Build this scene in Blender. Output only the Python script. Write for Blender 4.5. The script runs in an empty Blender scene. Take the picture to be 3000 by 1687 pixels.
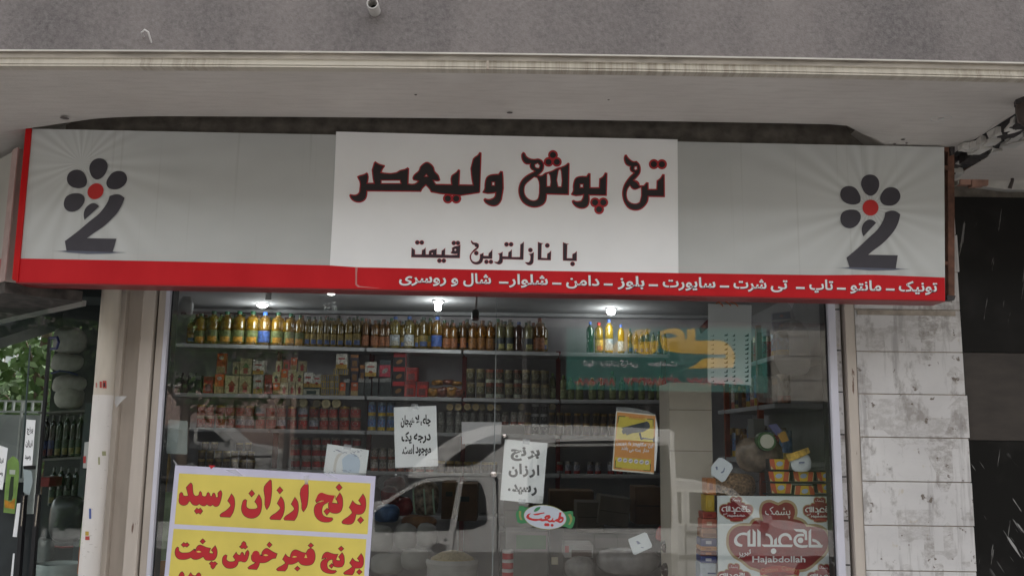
import bpy, math, random
from mathutils import Vector, Matrix, geometry
random.seed(7)
R_ = math.radians
S = bpy.context.scene
COL = S.collection
# ------------------------------------------------------------------ camera
FPX = 2750.0
CAM = Vector((0.0, -4.6, 1.6))
PITCH, ROLL, YAW = 9.06, 0.75, 0.0
cd = bpy.data.cameras.new('camera'); cam = bpy.data.objects.new('camera', cd); COL.objects.link(cam)
cd.sensor_width = 36.0; cd.lens = FPX / 3000.0 * 36.0; cd.clip_end = 500; cd.clip_start = 0.05
RM = Matrix.Rotation(R_(YAW), 3, 'Z') @ Matrix.Rotation(R_(90 + PITCH), 3, 'X') @ Matrix.Rotation(R_(ROLL), 3, 'Z')
cam.matrix_world = Matrix.Translation(CAM) @ RM.to_4x4()
S.camera = cam
# ------------------------------------------------------------------ world, sun, exposure
SUN_EL, SUN_AZ = 58.0, 14.0          # the sun stands behind the shop, so its front is in shade
w = bpy.data.worlds.new('World'); S.world = w; w.use_nodes = True
nt = w.node_tree; sky = nt.nodes.new('ShaderNodeTexSky'); sky.sky_type = 'NISHITA'; sky.sun_disc = False
sky.sun_elevation = R_(SUN_EL); sky.sun_rotation = R_(SUN_AZ); sky.dust_density = 3.0; sky.air_density = 1.0
hs_ = nt.nodes.new('ShaderNodeHueSaturation'); hs_.inputs['Saturation'].default_value = .28; nt.links.new(sky.outputs[0], hs_.inputs['Color']); nt.links.new(hs_.outputs[0], nt.nodes['Background'].inputs[0]); nt.nodes['Background'].inputs[1].default_value = 0.15
sd = bpy.data.lights.new('sun', 'SUN'); so = bpy.data.objects.new('sun', sd); COL.objects.link(so)
sd.energy = 1.2; sd.angle = R_(14); sd.color = (1.0, 0.985, 0.965)
sdir = Vector((math.sin(R_(SUN_AZ)) * math.cos(R_(SUN_EL)), math.cos(R_(SUN_AZ)) * math.cos(R_(SUN_EL)), math.sin(R_(SUN_EL))))
so.rotation_euler = sdir.to_track_quat('Z', 'Y').to_euler(); so.location = (0, 0, 20)
S.view_settings.view_transform = 'Standard'; S.view_settings.look = 'None'
S.view_settings.exposure = 2.2; S.view_settings.use_white_balance = True; S.view_settings.white_balance_temperature = 7050; S.view_settings.white_balance_tint = 9; S.view_settings.gamma = 1.0
S.cycles.max_bounces = 8; S.cycles.diffuse_bounces = 4; S.cycles.transparent_max_bounces = 16
S.cycles.sample_clamp_indirect = 4.0; S.cycles.filter_width = 1.5; S.cycles.use_denoising = True; S.cycles.use_adaptive_sampling = False; S.cycles.denoising_prefilter = 'ACCURATE'
# ------------------------------------------------------------------ photo pixel -> point on a plane of the real place
def ray(px, py): return RM @ Vector(((px - 1500) / FPX, -(py - 843.5) / FPX, -1))
def P(px, py, Y):
    d = ray(px, py); return CAM + d * ((Y - CAM.y) / d.y)
def PZ(px, py, Z):
    d = ray(px, py); return CAM + d * ((Z - CAM.z) / d.z)
def PX(px, py, X):
    d = ray(px, py); return CAM + d * ((X - CAM.x) / d.x)
def mpp(px, py, Y): return (P(px + 1, py, Y) - P(px, py, Y)).length
# ------------------------------------------------------------------ materials
MATS = {}
def M(name, col, rough=.6, var=0.0, scale=8.0, metal=0.0, bump=0.0, spec=.4, trans=0.0, emit=None, coat=0.0, stretch=None, alpha=1.0, rnd=0.0, hi=1.0):
    if name in MATS: return MATS[name]
    m = bpy.data.materials.new(name); m.use_nodes = True; t = m.node_tree; b = t.nodes['Principled BSDF']
    c = (*col, 1.0); b.inputs['Base Color'].default_value = c
    b.inputs['Roughness'].default_value = rough; b.inputs['Metallic'].default_value = metal
    b.inputs['Specular IOR Level'].default_value = spec
    if trans: b.inputs['Transmission Weight'].default_value = trans
    if coat: b.inputs['Coat Weight'].default_value = coat
    if alpha < 1: b.inputs['Alpha'].default_value = alpha
    if emit: b.inputs['Emission Color'].default_value = (*emit[0], 1); b.inputs['Emission Strength'].default_value = emit[1]
    if var or bump:
        tc = t.nodes.new('ShaderNodeTexCoord'); mp = t.nodes.new('ShaderNodeMapping')
        mp.inputs['Scale'].default_value = stretch or (1, 1, 1)
        n = t.nodes.new('ShaderNodeTexNoise'); n.inputs['Scale'].default_value = scale; n.inputs['Detail'].default_value = 6
        t.links.new(tc.outputs['Object'], mp.inputs[0]); t.links.new(mp.outputs[0], n.inputs['Vector'])
        if var:
            mx = t.nodes.new('ShaderNodeMix'); mx.data_type = 'RGBA'
            mx.inputs['A'].default_value = (*[max(0, k * (1 - var)) for k in col], 1)
            mx.inputs['B'].default_value = (*[min(1, k * (1 + var)) for k in col], 1)
            cr = t.nodes.new('ShaderNodeMapRange'); cr.inputs[1].default_value = .3; cr.inputs[2].default_value = .7
            t.links.new(n.outputs['Fac'], cr.inputs[0]); t.links.new(cr.outputs[0], mx.inputs['Factor'])
            out = mx.outputs['Result']
            if rnd:
                oi = t.nodes.new('ShaderNodeObjectInfo'); hs = t.nodes.new('ShaderNodeHueSaturation'); mr = t.nodes.new('ShaderNodeMapRange'); mr.inputs[3].default_value = 1 - rnd; mr.inputs[4].default_value = 1 + rnd
                t.links.new(oi.outputs['Random'], mr.inputs[0]); t.links.new(mr.outputs[0], hs.inputs['Value']); t.links.new(out, hs.inputs['Color']); out = hs.outputs[0]
                ad = t.nodes.new('ShaderNodeVectorMath'); ad.operation = 'MULTIPLY_ADD'; ad.inputs[1].default_value = (9, 7, 5)
                t.links.new(oi.outputs['Random'], ad.inputs[0]); t.links.new(mp.outputs[0], ad.inputs[2]); t.links.new(ad.outputs[0], n.inputs['Vector'])
            t.links.new(out, b.inputs['Base Color'])
        if bump:
            bp = t.nodes.new('ShaderNodeBump'); bp.inputs['Strength'].default_value = bump; bp.inputs['Distance'].default_value = .01
            t.links.new(n.outputs['Fac'], bp.inputs['Height']); t.links.new(bp.outputs[0], b.inputs['Normal'])
    MATS[name] = m; return m
class NB:                                                            # small node-tree helper
    def __init__(s, name, rough=.6):
        s.m = bpy.data.materials.new(name); s.m.use_nodes = True; s.t = s.m.node_tree; s.b = s.t.nodes['Principled BSDF']
        s.b.inputs['Roughness'].default_value = rough; s.tc = s.t.nodes.new('ShaderNodeTexCoord'); MATS[name] = s.m
    def coords(s, sc=(1, 1, 1), rot=(0, 0, 0), loc=(0, 0, 0)):
        mp = s.t.nodes.new('ShaderNodeMapping'); mp.inputs['Scale'].default_value = sc; mp.inputs['Rotation'].default_value = rot
        mp.inputs['Location'].default_value = loc
        s.t.links.new(s.tc.outputs['Object'], mp.inputs[0]); return mp.outputs[0]
    def coords2(s, rot, sc, loc=(0, 0, 0)):                           # turn first, then stretch
        a = s.coords((1, 1, 1), rot, loc); mp = s.t.nodes.new('ShaderNodeMapping'); mp.inputs['Scale'].default_value = sc; s.t.links.new(a, mp.inputs[0]); return mp.outputs[0]
    def cells(s, vec, scale, lo, hi):                                 # blocky patches
        n = s.t.nodes.new('ShaderNodeTexVoronoi'); n.distance = 'CHEBYCHEV'; n.inputs['Scale'].default_value = scale; s.t.links.new(vec, n.inputs['Vector'])
        x = s.sep(n.outputs['Color'])[0]; r = s.t.nodes.new('ShaderNodeMapRange'); r.inputs[1].default_value = lo; r.inputs[2].default_value = hi; s.t.links.new(x, r.inputs[0]); return r.outputs[0]
    def noise(s, vec, scale, detail=5, lo=.3, hi=.7, rough=.55):
        n = s.t.nodes.new('ShaderNodeTexNoise'); n.inputs['Scale'].default_value = scale; n.inputs['Detail'].default_value = detail
        n.inputs['Roughness'].default_value = rough
        s.t.links.new(vec, n.inputs['Vector']); r = s.t.nodes.new('ShaderNodeMapRange')
        r.inputs[1].default_value = lo; r.inputs[2].default_value = hi; s.t.links.new(n.outputs['Fac'], r.inputs[0]); return r.outputs[0]
    def math(s, op, a, b=None):
        n = s.t.nodes.new('ShaderNodeMath'); n.operation = op
        for i, x in enumerate((a, b)):
            if x is None: continue
            if isinstance(x, (int, float)): n.inputs[i].default_value = x
            else: s.t.links.new(x, n.inputs[i])
        return n.outputs[0]
    def mix(s, fac, a, b):
        n = s.t.nodes.new('ShaderNodeMix'); n.data_type = 'RGBA'
        if isinstance(fac, (int, float)): n.inputs['Factor'].default_value = fac
        else: s.t.links.new(fac, n.inputs['Factor'])
        for k, x in (('A', a), ('B', b)):
            if isinstance(x, tuple): n.inputs[k].default_value = (*x, 1)
            else: s.t.links.new(x, n.inputs[k])
        return n.outputs['Result']
    def color(s, c): s.t.links.new(c, s.b.inputs['Base Color'])
    def bump(s, h, st=.3, d=.01):
        n = s.t.nodes.new('ShaderNodeBump'); n.inputs['Strength'].default_value = st; n.inputs['Distance'].default_value = d
        s.t.links.new(h, n.inputs['Height']); s.t.links.new(n.outputs[0], s.b.inputs['Normal'])
    def sep(s, v):
        n = s.t.nodes.new('ShaderNodeSeparateXYZ'); s.t.links.new(v, n.inputs[0]); return n.outputs
def glass_mat(name, tint=(1, 1, 1), boost=1.0, rough=0.0, dust=0.0):
    m = bpy.data.materials.new(name); m.use_nodes = True; t = m.node_tree; t.nodes.clear()
    o = t.nodes.new('ShaderNodeOutputMaterial'); mx = t.nodes.new('ShaderNodeMixShader'); tr = t.nodes.new('ShaderNodeBsdfTransparent')
    g = t.nodes.new('ShaderNodeBsdfGlossy'); fr = t.nodes.new('ShaderNodeFresnel'); fr.inputs[0].default_value = 1.5
    g.inputs['Roughness'].default_value = rough; tr.inputs[0].default_value = (*tint, 1)
    mu = t.nodes.new('ShaderNodeMath'); mu.operation = 'MULTIPLY'; mu.inputs[1].default_value = boost; mu.use_clamp = True
    # back faces get the same reflectance as front faces
    ge = t.nodes.new('ShaderNodeNewGeometry'); ml = t.nodes.new('ShaderNodeMapRange')
    ml.inputs[3].default_value = 1.5; ml.inputs[4].default_value = 1 / 1.5
    t.links.new(ge.outputs['Backfacing'], ml.inputs[0]); t.links.new(ml.outputs[0], fr.inputs[0])
    t.links.new(fr.outputs[0], mu.inputs[0]); t.links.new(mu.outputs[0], mx.inputs[0])
    t.links.new(tr.outputs[0], mx.inputs[1]); t.links.new(g.outputs[0], mx.inputs[2]); t.links.new(mx.outputs[0], o.inputs[0])
    MATS[name] = m; return m
# ------------------------------------------------------------------ mesh building
WL = {}
def smooth(pts, sub=3, corner=52):
    n = len(pts); V = [Vector(p) for p in pts]; out = []; tan = []
    for i in range(n):
        a = V[i] - V[i - 1]; b = V[(i + 1) % n] - V[i]
        if a.length < 1e-9 or b.length < 1e-9: tan.append((Vector((0, 0)), Vector((0, 0)))); continue
        ang = math.degrees(abs(a.angle_signed(b, 0)))
        if ang > corner: tan.append((a * .0, b * .0))
        else:
            d = (a.normalized() * b.length + b.normalized() * a.length).normalized()
            tan.append((d * a.length, d * b.length))
    for i in range(n):
        p0, p1 = V[i], V[(i + 1) % n]; m0 = tan[i][1]; m1 = tan[(i + 1) % n][0]
        k = sub if (m0.length + m1.length) > 0 else 1
        for j in range(k):
            t = j / k; t2 = t * t; t3 = t2 * t
            out.append((2*t3 - 3*t2 + 1) * p0 + (t3 - 2*t2 + t) * m0 + (-2*t3 + 3*t2) * p1 + (t3 - t2) * m1)
    return [(p.x, p.y) for p in out]
def area(p): return sum(p[i-1][0] * p[i][1] - p[i][0] * p[i-1][1] for i in range(len(p))) / 2
def offset(pts, d):                                                  # grow (d>0) or shrink a closed outline
    if area(pts) < 0: pts = pts[::-1]
    n = len(pts); out = []
    for i in range(n):
        a = Vector(pts[i - 1]); b = Vector(pts[i]); c = Vector(pts[(i + 1) % n])
        e0 = (b - a); e1 = (c - b)
        if e0.length < 1e-9 or e1.length < 1e-9: continue
        e0.normalize(); e1.normalize(); n0 = Vector((e0.y, -e0.x)); n1 = Vector((e1.y, -e1.x))
        k = n0 + n1
        if k.length < .3: k = n0
        k.normalize(); q = b + k * d / max(.6, k.dot(n0)); out.append((q.x, q.y))
    return out
def circ(x, y, r, n=18, ry=None): return [(x + r * math.cos(2*math.pi*i/n), y + (ry or r) * math.sin(2*math.pi*i/n)) for i in range(n)]
class MB:
    def __init__(s): s.v = []; s.f = []; s.m = []
    def add(s, vs, fs, m=0):
        o = len(s.v); s.v += [Vector(p) for p in vs]
        for f in fs: s.f.append([i + o for i in f]); s.m.append(m)
        return s
    def quad(s, a, b, c, d, m=0): return s.add((a, b, c, d), [(0, 1, 2, 3)], m)
    def hexa(s, p, m=0):                                             # 8 corners: bottom 0-3, top 4-7
        return s.add(p, [(0,3,2,1), (4,5,6,7), (0,1,5,4), (1,2,6,5), (2,3,7,6), (3,0,4,7)], m)
    def box(s, x0, x1, y0, y1, z0, z1, m=0):
        return s.hexa([(x0,y0,z0),(x1,y0,z0),(x1,y1,z0),(x0,y1,z0),(x0,y0,z1),(x1,y0,z1),(x1,y1,z1),(x0,y1,z1)], m)
    def fill(s, loops, m=0):                                         # 3-D outline with holes -> triangles
        tris = geometry.tessellate_polygon([[Vector(p) for p in l] for l in loops]); vs = [p for l in loops for p in l]
        return s.add(vs, [tuple(t) for t in tris], m)
    def flat(s, loops, Y, m=0, fn=None):                             # outlines in photo pixels on the plane y=Y
        g = fn or P; return s.fill([[g(x, y, Y) for x, y in l] for l in loops], m)
    def prism(s, poly, vec, m=0, ms=None):                           # 3-D outline pushed along vec
        vec = Vector(vec); a = [Vector(p) for p in poly]; b = [p + vec for p in a]; n = len(a)
        s.fill([a], m); s.fill([b], m)
        return s.add(a + b, [(i, (i + 1) % n, n + (i + 1) % n, n + i) for i in range(n)], m if ms is None else ms)
    def lathe(s, c, prof, n=16, m=0, cap=True, ms=None, ax='Z'):
        vs = []; c = Vector(c)
        for r, z in prof:
            for i in range(n):
                a = 2 * math.pi * i / n; q = (r * math.cos(a), r * math.sin(a), z)
                if ax == 'Y': q = (q[0], q[2], q[1])
                if ax == 'X': q = (q[2], q[0], q[1])
                vs.append(c + Vector(q))
        k = len(prof)
        for j in range(k - 1):
            s.add(vs[j*n:(j+2)*n], [(i, (i+1) % n, n + (i+1) % n, n + i) for i in range(n)], ms[j] if ms else m)
        if cap:
            s.add(vs[:n], [tuple(range(n))[::-1]], ms[0] if ms else m); s.add(vs[-n:], [tuple(range(n))], ms[-1] if ms else m)
        return s
    def tube(s, pts, r, n=8, m=0):
        pts = [Vector(p) for p in pts]; rs = r if isinstance(r, (list, tuple)) else [r] * len(pts); rings = []
        for i, p in enumerate(pts):
            d = (pts[min(i+1, len(pts)-1)] - pts[max(i-1, 0)]).normalized()
            u = d.orthogonal().normalized() if i == 0 else (u - d * u.dot(d)).normalized()
            v = d.cross(u); rings.append([p + (u * math.cos(2*math.pi*k/n) + v * math.sin(2*math.pi*k/n)) * rs[i] for k in range(n)])
        vs = [q for rg in rings for q in rg]; fs = []
        for i in range(len(pts) - 1):
            fs += [(i*n+k, i*n+(k+1) % n, (i+1)*n+(k+1) % n, (i+1)*n+k) for k in range(n)]
        fs += [tuple(range(n))[::-1], tuple(range((len(pts)-1)*n, len(pts)*n))]
        return s.add(vs, fs, m)
    def build(s, name, mats, parent=None, sm=False, bevel=0, loc=None):
        me = bpy.data.meshes.new(name); o = Vector((0, 0, 0))
        if parent is not None: o = WL[parent.name]
        if loc is not None: o = Vector(loc)
        me.from_pydata([tuple(p - o) for p in s.v], [], s.f); ml = mats if isinstance(mats, (list, tuple)) else [mats]
        for m in ml: me.materials.append(m)
        for i, p in enumerate(me.polygons): p.material_index = s.m[i]; p.use_smooth = bool(sm)
        me.update(); ob = bpy.data.objects.new(name, me); COL.objects.link(ob)
        if sm: 
            try: me.set_sharp_from_angle(angle=R_(42))
            except Exception: pass
        if bevel:
            bv = ob.modifiers.new('bevel', 'BEVEL'); bv.width = bevel; bv.segments = 2; bv.limit_method = 'ANGLE'
        if parent is not None: ob.parent = parent; WL[ob.name] = o
        else: ob.location = o; WL[ob.name] = o
        return ob
def tag(o, label, cat, group=None, kind=None):
    if label: o['label'] = label
    if cat: o['category'] = cat
    if group: o['group'] = group
    if kind: o['kind'] = kind
    return o
def thing(name, label, cat, loc=(0, 0, 0), group=None):
    o = bpy.data.objects.new(name, None); COL.objects.link(o); o.location = loc; o.empty_display_size = .05
    WL[o.name] = Vector(loc); return tag(o, label, cat, group)
def part(ob, label): ob['label'] = label; return ob
def dup(root, loc, scale=(1, 1, 1), rot=None, label=None, group=None):
    r = root.copy(); COL.objects.link(r); r.location = loc; r.scale = scale
    if rot is not None: r.rotation_euler = rot
    if label: r['label'] = label
    if group: r['group'] = group
    for ch in list(root.children):
        c = ch.copy(); COL.objects.link(c); c.parent = r
        for g in ch.children:
            d = g.copy(); COL.objects.link(d); d.parent = c
    return r
# ------------------------------------------------------------------ Persian lettering
FORMS = {'ا': (0xFE8D, 0xFE8E), 'ب': 0xFE8F, 'پ': 0xFB56, 'ت': 0xFE95, 'ج': 0xFE9D, 'چ': 0xFB7A, 'ح': 0xFEA1, 'خ': 0xFEA5,
         'د': (0xFEA9, 0xFEAA), 'ر': (0xFEAD, 0xFEAE), 'ز': (0xFEAF, 0xFEB0), 'س': 0xFEB1, 'ش': 0xFEB5, 'ط': 0xFEC1, 'ع': 0xFEC9,
         'ف': 0xFED1, 'ق': 0xFED5, 'ک': 0xFB8E, 'گ': 0xFB92, 'ل': 0xFEDD, 'م': 0xFEE1, 'ن': 0xFEE5, 'و': (0xFEED, 0xFEEE),
         'ه': 0xFEE9, 'ی': 0xFBFC, 'ﻻ': (0xFEFB, 0xFEFC)}
def shape(t):
    t = t.replace('لا', 'ﻻ'); out = []
    for i, c in enumerate(t):
        f = FORMS.get(c)
        if f is None: out.append(c); continue
        dual = not isinstance(f, tuple)
        prev = i > 0 and t[i-1] in FORMS and not isinstance(FORMS[t[i-1]], tuple)
        nxt = dual and i + 1 < len(t) and t[i+1] in FORMS
        if dual: out.append(chr(f + (3 if prev and nxt else 2 if nxt else 1 if prev else 0)))
        else: out.append(chr(f[1] if prev else f[0]))
    return ''.join(out[::-1])
_tc = {}
def glyphs(text, bold=0.0):
    k = (text, bold)
    if k in _tc: return _tc[k]
    c = bpy.data.curves.new('t', 'FONT'); c.body = text; c.offset = bold; c.resolution_u = 2
    o = bpy.data.objects.new('t', c); COL.objects.link(o)
    me = bpy.data.meshes.new_from_object(o.evaluated_get(bpy.context.evaluated_depsgraph_get()))
    r = ([(v.co.x, v.co.y) for v in me.vertices], [tuple(p.vertices) for p in me.polygons])
    bpy.data.objects.remove(o); bpy.data.curves.remove(c); bpy.data.meshes.remove(me); _tc[k] = r; return r
def word(mb, text, x0, x1, base, em, Y, slope=0.0, mirror=False, bold=.018, m=0, fn=None, raw=False, lean=0.0):
    vs, fs = glyphs(text if raw else shape(text), bold); g = fn or P
    a = min(v[0] for v in vs); b = max(v[0] for v in vs); sx = (x1 - x0) / (b - a); out = []
    for u, v in vs:
        t = (b - u) if mirror else (u - a)
        x = x0 + t * sx; out.append(g(x + lean * v * em, base - v * em + slope * (x - x0), Y))
    mb.add(out, fs, m)
def tr(o, s, pts): return [(o[0] + x / s, o[1] + y / s) for x, y in pts]
# ------------------------------------------------------------------ shared materials
m_soffit = NB('painted_soffit', .7); v = m_soffit.coords(); n1 = m_soffit.noise(v, 2.2, 6); n2 = m_soffit.noise(m_soffit.coords((1, 6, 1)), 7, 5, .45, .75)
m_soffit.color(m_soffit.mix(m_soffit.math('MULTIPLY', n2, .25), m_soffit.mix(n1, (.455, .42, .385), (.55, .515, .475)), (.27, .24, .21)))
m_soffit.bump(m_soffit.noise(v, 60, 3), .08); m_soffit = m_soffit.m
g = NB('speckled_granite_render', .8); v = g.coords(); a = g.noise(v, 70, 4, .25, .75, .7); b = g.noise(v, 14, 6, .35, .68); c = g.noise(g.coords((1, 1, .35)), 1.6, 5, .3, .7)
col = g.mix(a, (.038, .032, .032), (.165, .149, .147)); col = g.mix(g.math('MULTIPLY', b, .45), col, (.125, .105, .105)); col = g.mix(g.math('MULTIPLY', c, .35), col, (.33, .29, .27))
g.color(col); g.bump(a, .25); m_granite_render = g.m
g = NB('dirty_white_cornice', .6); v = g.coords((46, 1, .4)); st = g.noise(v, 1.0, 6, .40, .60, .7); big = g.noise(g.coords((1.1, 1, 1)), 1.0, 3, .38, .6); fine = g.noise(g.coords((3, 3, 30)), 6, 4)
dirt = g.math('MULTIPLY', g.math('SUBTRACT', 1.0, st), big)
col = g.mix(g.math('MULTIPLY', dirt, .8), (.46, .42, .355), (.215, .18, .135)); g.color(g.mix(g.math('MULTIPLY', fine, .25), col, (.36, .31, .24))); m_cornice = g.m
m_cornice_top = M('grimy_cornice_face', (.30, .265, .225), .7, .25, 9, stretch=(1, 1, 4))
m_cornice_lip = M('cornice_lip', (.47, .44, .395), .6, .12, 12)
g = NB('stained_white_marble', .35); v = g.coords(); cl = g.noise(v, 3.2, 6, .35, .7)
base = g.mix(cl, (.55, .53, .525), (.66, .64, .63))
pt = g.noise(g.coords((1, 1, .6), loc=(3, 0, 1)), 8.0, 8, .535, .62, .68); col = g.mix(g.math('MULTIPLY', pt, .8), base, (.30, .275, .26))
vs_ = g.noise(g.coords((9, 9, .8), loc=(1, 2, 0)), 2.0, 6, .55, .66, .65); col = g.mix(g.math('MULTIPLY', vs_, .6), col, (.27, .25, .245))
yb = g.noise(g.coords(loc=(7, 1, 5)), 15, 3, .68, .72); col = g.mix(g.math('MULTIPLY', yb, .6), col, (.50, .43, .33))
ce = g.cells(g.coords((1, .01, 1.1), loc=(.3, 0, .1)), 7.5, .72, .74); gr_ = g.noise(g.coords((1, 1, 1.6)), 26, 6, .40, .60, .7); col = g.mix(g.math('MULTIPLY', g.math('MULTIPLY', ce, gr_), .42), col, (.25, .22, .20))
ce2 = g.cells(g.coords((.7, .01, .35), loc=(1.3, 0, 2.1)), 9.0, .80, .82); col = g.mix(g.math('MULTIPLY', g.math('MULTIPLY', ce2, gr_), .6), col, (.24, .21, .19))
br = g.noise(g.coords(loc=(2, 5, 9)), 22, 5, .66, .70); col = g.mix(br, col, (.17, .14, .12))
vn = g.noise(g.coords((1, 1, 2.2), (0, .5, 0)), 6, 8, .485, .515); vn = g.math('MULTIPLY', g.math('SUBTRACT', .5, g.math('ABSOLUTE', g.math('SUBTRACT', vn, .5))), .22)
g.color(g.mix(vn, col, (.38, .37, .40))); g.b.inputs['Specular IOR Level'].default_value = .3; m_marble = g.m
m_joint = M('marble_joint', (.34, .29, .24), .9, .3, 20)
g = NB('black_granite', .3); g.b.inputs['Specular IOR Level'].default_value = .2; v = g.coords2((0, R_(32), 0), (42, 1, 3.2)); sc = g.noise(v, 1.0, 3, .63, .66); sp = g.noise(g.coords(), 3, 6, .5, .8)
sc2 = g.noise(g.coords2((0, R_(-12), 0), (36, 1, 3), (4, 0, 0)), 1.0, 4, .66, .69); ms = g.noise(g.coords(), 1.7, 3, .48, .58)
zz = g.sep(g.tc.outputs['Object'])[2]; low = g.math('LESS_THAN', zz, 1.98)
col = g.mix(sp, (.006, .0055, .0055), (.022, .02, .02)); col = g.mix(g.math('MULTIPLY', g.math('MULTIPLY', g.math('MULTIPLY', sc, ms), low), .8), col, (.42, .41, .40))
g.color(g.mix(g.math('MULTIPLY', sc2, .55), col, (.30, .29, .28))); m_blackstone = g.m
m_brownstone = M('brown_grimy_stone', (.04, .031, .026), .5, .3, 5, stretch=(1, 1, 3))
m_beige = M('beige_painted_steel', (.52, .455, .395), .5, .1, 6, stretch=(3, 3, .6))
g = NB('chipped_beige_paint', .5); v = g.coords((5, 5, .9)); ch = g.noise(v, 6, 6, .66, .69); gr = g.noise(g.coords((3, 3, .5)), 3, 5)
g.color(g.mix(ch, g.mix(gr, (.47, .41, .355), (.58, .51, .45)), (.17, .10, .075))); m_chipped = g.m
m_alu = M('lilac_white_aluminium', (.60, .59, .66), .4, .06, 5); m_gasket = M('black_gasket', (.02, .02, .022), .6)
m_plaster = M('rough_plaster', (.44, .42, .39), .9, .22, 9, bump=.5); m_brick = M('old_brick', (.30, .17, .13), .9, .3, 14, bump=.5)
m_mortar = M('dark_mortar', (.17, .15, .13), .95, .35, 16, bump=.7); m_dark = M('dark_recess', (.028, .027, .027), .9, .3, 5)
m_rust = M('rusty_steel', (.125, .055, .035), .75, .45, 22, bump=.4); m_iron = M('blackened_iron', (.035, .03, .03), .6, .4, 20)
m_ceil = M('shop_ceiling_paint', (.42, .42, .43), .8, .08, 3); m_inwall = M('shop_wall_paint', (.44, .43, .45), .85, .12, 4)
m_shelf = M('grey_shelf_steel', (.46, .46, .47), .45, .08, 8); m_post = M('red_shelf_post', (.20, .022, .02), .5, .2, 12)
m_tilecol = M('beige_column_tile', (.62, .56, .475), .4, .06, 6)
m_glass = glass_mat('window_glass', (.935, .945, .94), 1.4); m_doorglass = glass_mat('door_glass', (.90, .95, .94), 1.1)
SOF, FY = 2.944, -1.29                                               # soffit height, front of the overhang
xs = lambda px, Y=0.0, py=1200: P(px, py, Y).x
zs = lambda px, py, Y=0.0: P(px, py, Y).z
# ------------------------------------------------------------------ ground, road, street
def struct(mb, name, mats): o = mb.build(name, mats); o['kind'] = 'structure'; return o
m_asphalt = M('asphalt', (.055, .054, .053), .9, .25, 30, bump=.3); m_pave = M('pavement_slabs', (.33, .33, .335), .9, .2, 7, bump=.2)
m_earth = M('dusty_ground', (.30, .295, .29), .95, .25, 2)
struct(MB().quad((-90,-90,-.42), (90,-90,-.42), (90,90,-.42), (-90,90,-.42)), 'ground', m_earth)
struct(MB().box(-60, 60, -12.0, -3.4, -.41, -.35), 'road', m_asphalt)
struct(MB().box(-60, 60, -3.4, -.02, -.41, -.2).box(-60, 60, -3.55, -3.402, -.41, -.19), 'pavement', m_pave)
struct(MB().box(-60, 60, -15.6, -12.0, -.41, -.22), 'far_pavement', m_pave)
struct(MB().box(-60, -4.9, 9.0, 16.0, -.41, -.36).box(-12, -4.9, .0, 8.99, -.41, -.362), 'side_street', m_asphalt)
# ------------------------------------------------------------------ the shop building
shop = thing('shop_building', 'grey rendered shop building with overhang, marble pillar and glazed shop front', 'building', (0, 0, -.2))
def bow(x): return -.012 * ((x - .1) / 2.0) ** 2                     # the overhang sags towards its ends
def strip(y0, z0, y1, z1, mb, m=0, xa=-8.0, xb=9.0, n=34):
    for i in range(n):
        a = xa + (xb - xa) * i / n; b = xa + (xb - xa) * (i + 1) / n
        A, B = bow(max(-4, min(4, a))), bow(max(-4, min(4, b)))
        mb.quad((a, y0, z0 + A), (b, y0, z0 + B), (b, y1, z1 + B), (a, y1, z1 + A), m)
mb = MB(); strip(FY + .012, SOF + .0625, FY + .012, 5.3, mb); mb.quad((-8, FY + .012, 5.3), (9, FY + .012, 5.3), (9, 6, 5.3), (-8, 6, 5.3))
mb.quad((-8, FY + .012, 3.0), (-8, 6, 3.0), (-8, 6, 5.3), (-8, FY + .012, 5.3)); mb.quad((9, FY + .012, 3.0), (9, 6, 3.0), (9, 6, 5.3), (9, FY + .012, 5.3))
mb.quad((-8, 6, 3.0), (9, 6, 3.0), (9, 6, 5.3), (-8, 6, 5.3))
mb.build('upper_wall', m_granite_render, shop)
mb = MB(); z = SOF                                                   # moulded strip along the lower edge
strip(FY - .012, z + .0563, FY - .012, z + .0625, mb, 2); strip(FY - .012, z + .0625, FY + .02, z + .0642, mb, 2); strip(FY - .012, z + .0563, FY, z + .0554, mb, 1)
strip(FY, z + .0554, FY, z + .0343, mb, 1); strip(FY, z + .0343, FY - .01, z + .0326, mb, 2); strip(FY - .01, z + .0326, FY - .004, z + .0282, mb, 0)
strip(FY - .004, z + .0282, FY - .004, z + .0150, mb, 0); strip(FY - .004, z + .0150, FY - .012, z + .0132, mb, 0); strip(FY - .012, z + .0132, FY - .012, z + .0079, mb, 0)
strip(FY - .012, z + .0079, FY - .006, z + .0062, mb, 0); strip(FY - .006, z + .0062, FY - .012, z + .0044, mb, 0); strip(FY - .012, z + .0044, FY - .012, z - .0013, mb, 0); strip(FY - .012, z - .0013, FY + .03, z - .0013, mb, 0)
jx = PZ(1428, 195, z).x; mb.box(jx - .004, jx + .004, FY - .0145, FY - .003, z - .002, z + .03, 3)
mb.build('cornice', [m_cornice, m_cornice_top, m_cornice_lip, m_joint], shop)
def sst(t): t = max(0, min(1, t)); return t * t * (3 - 2 * t)
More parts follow.
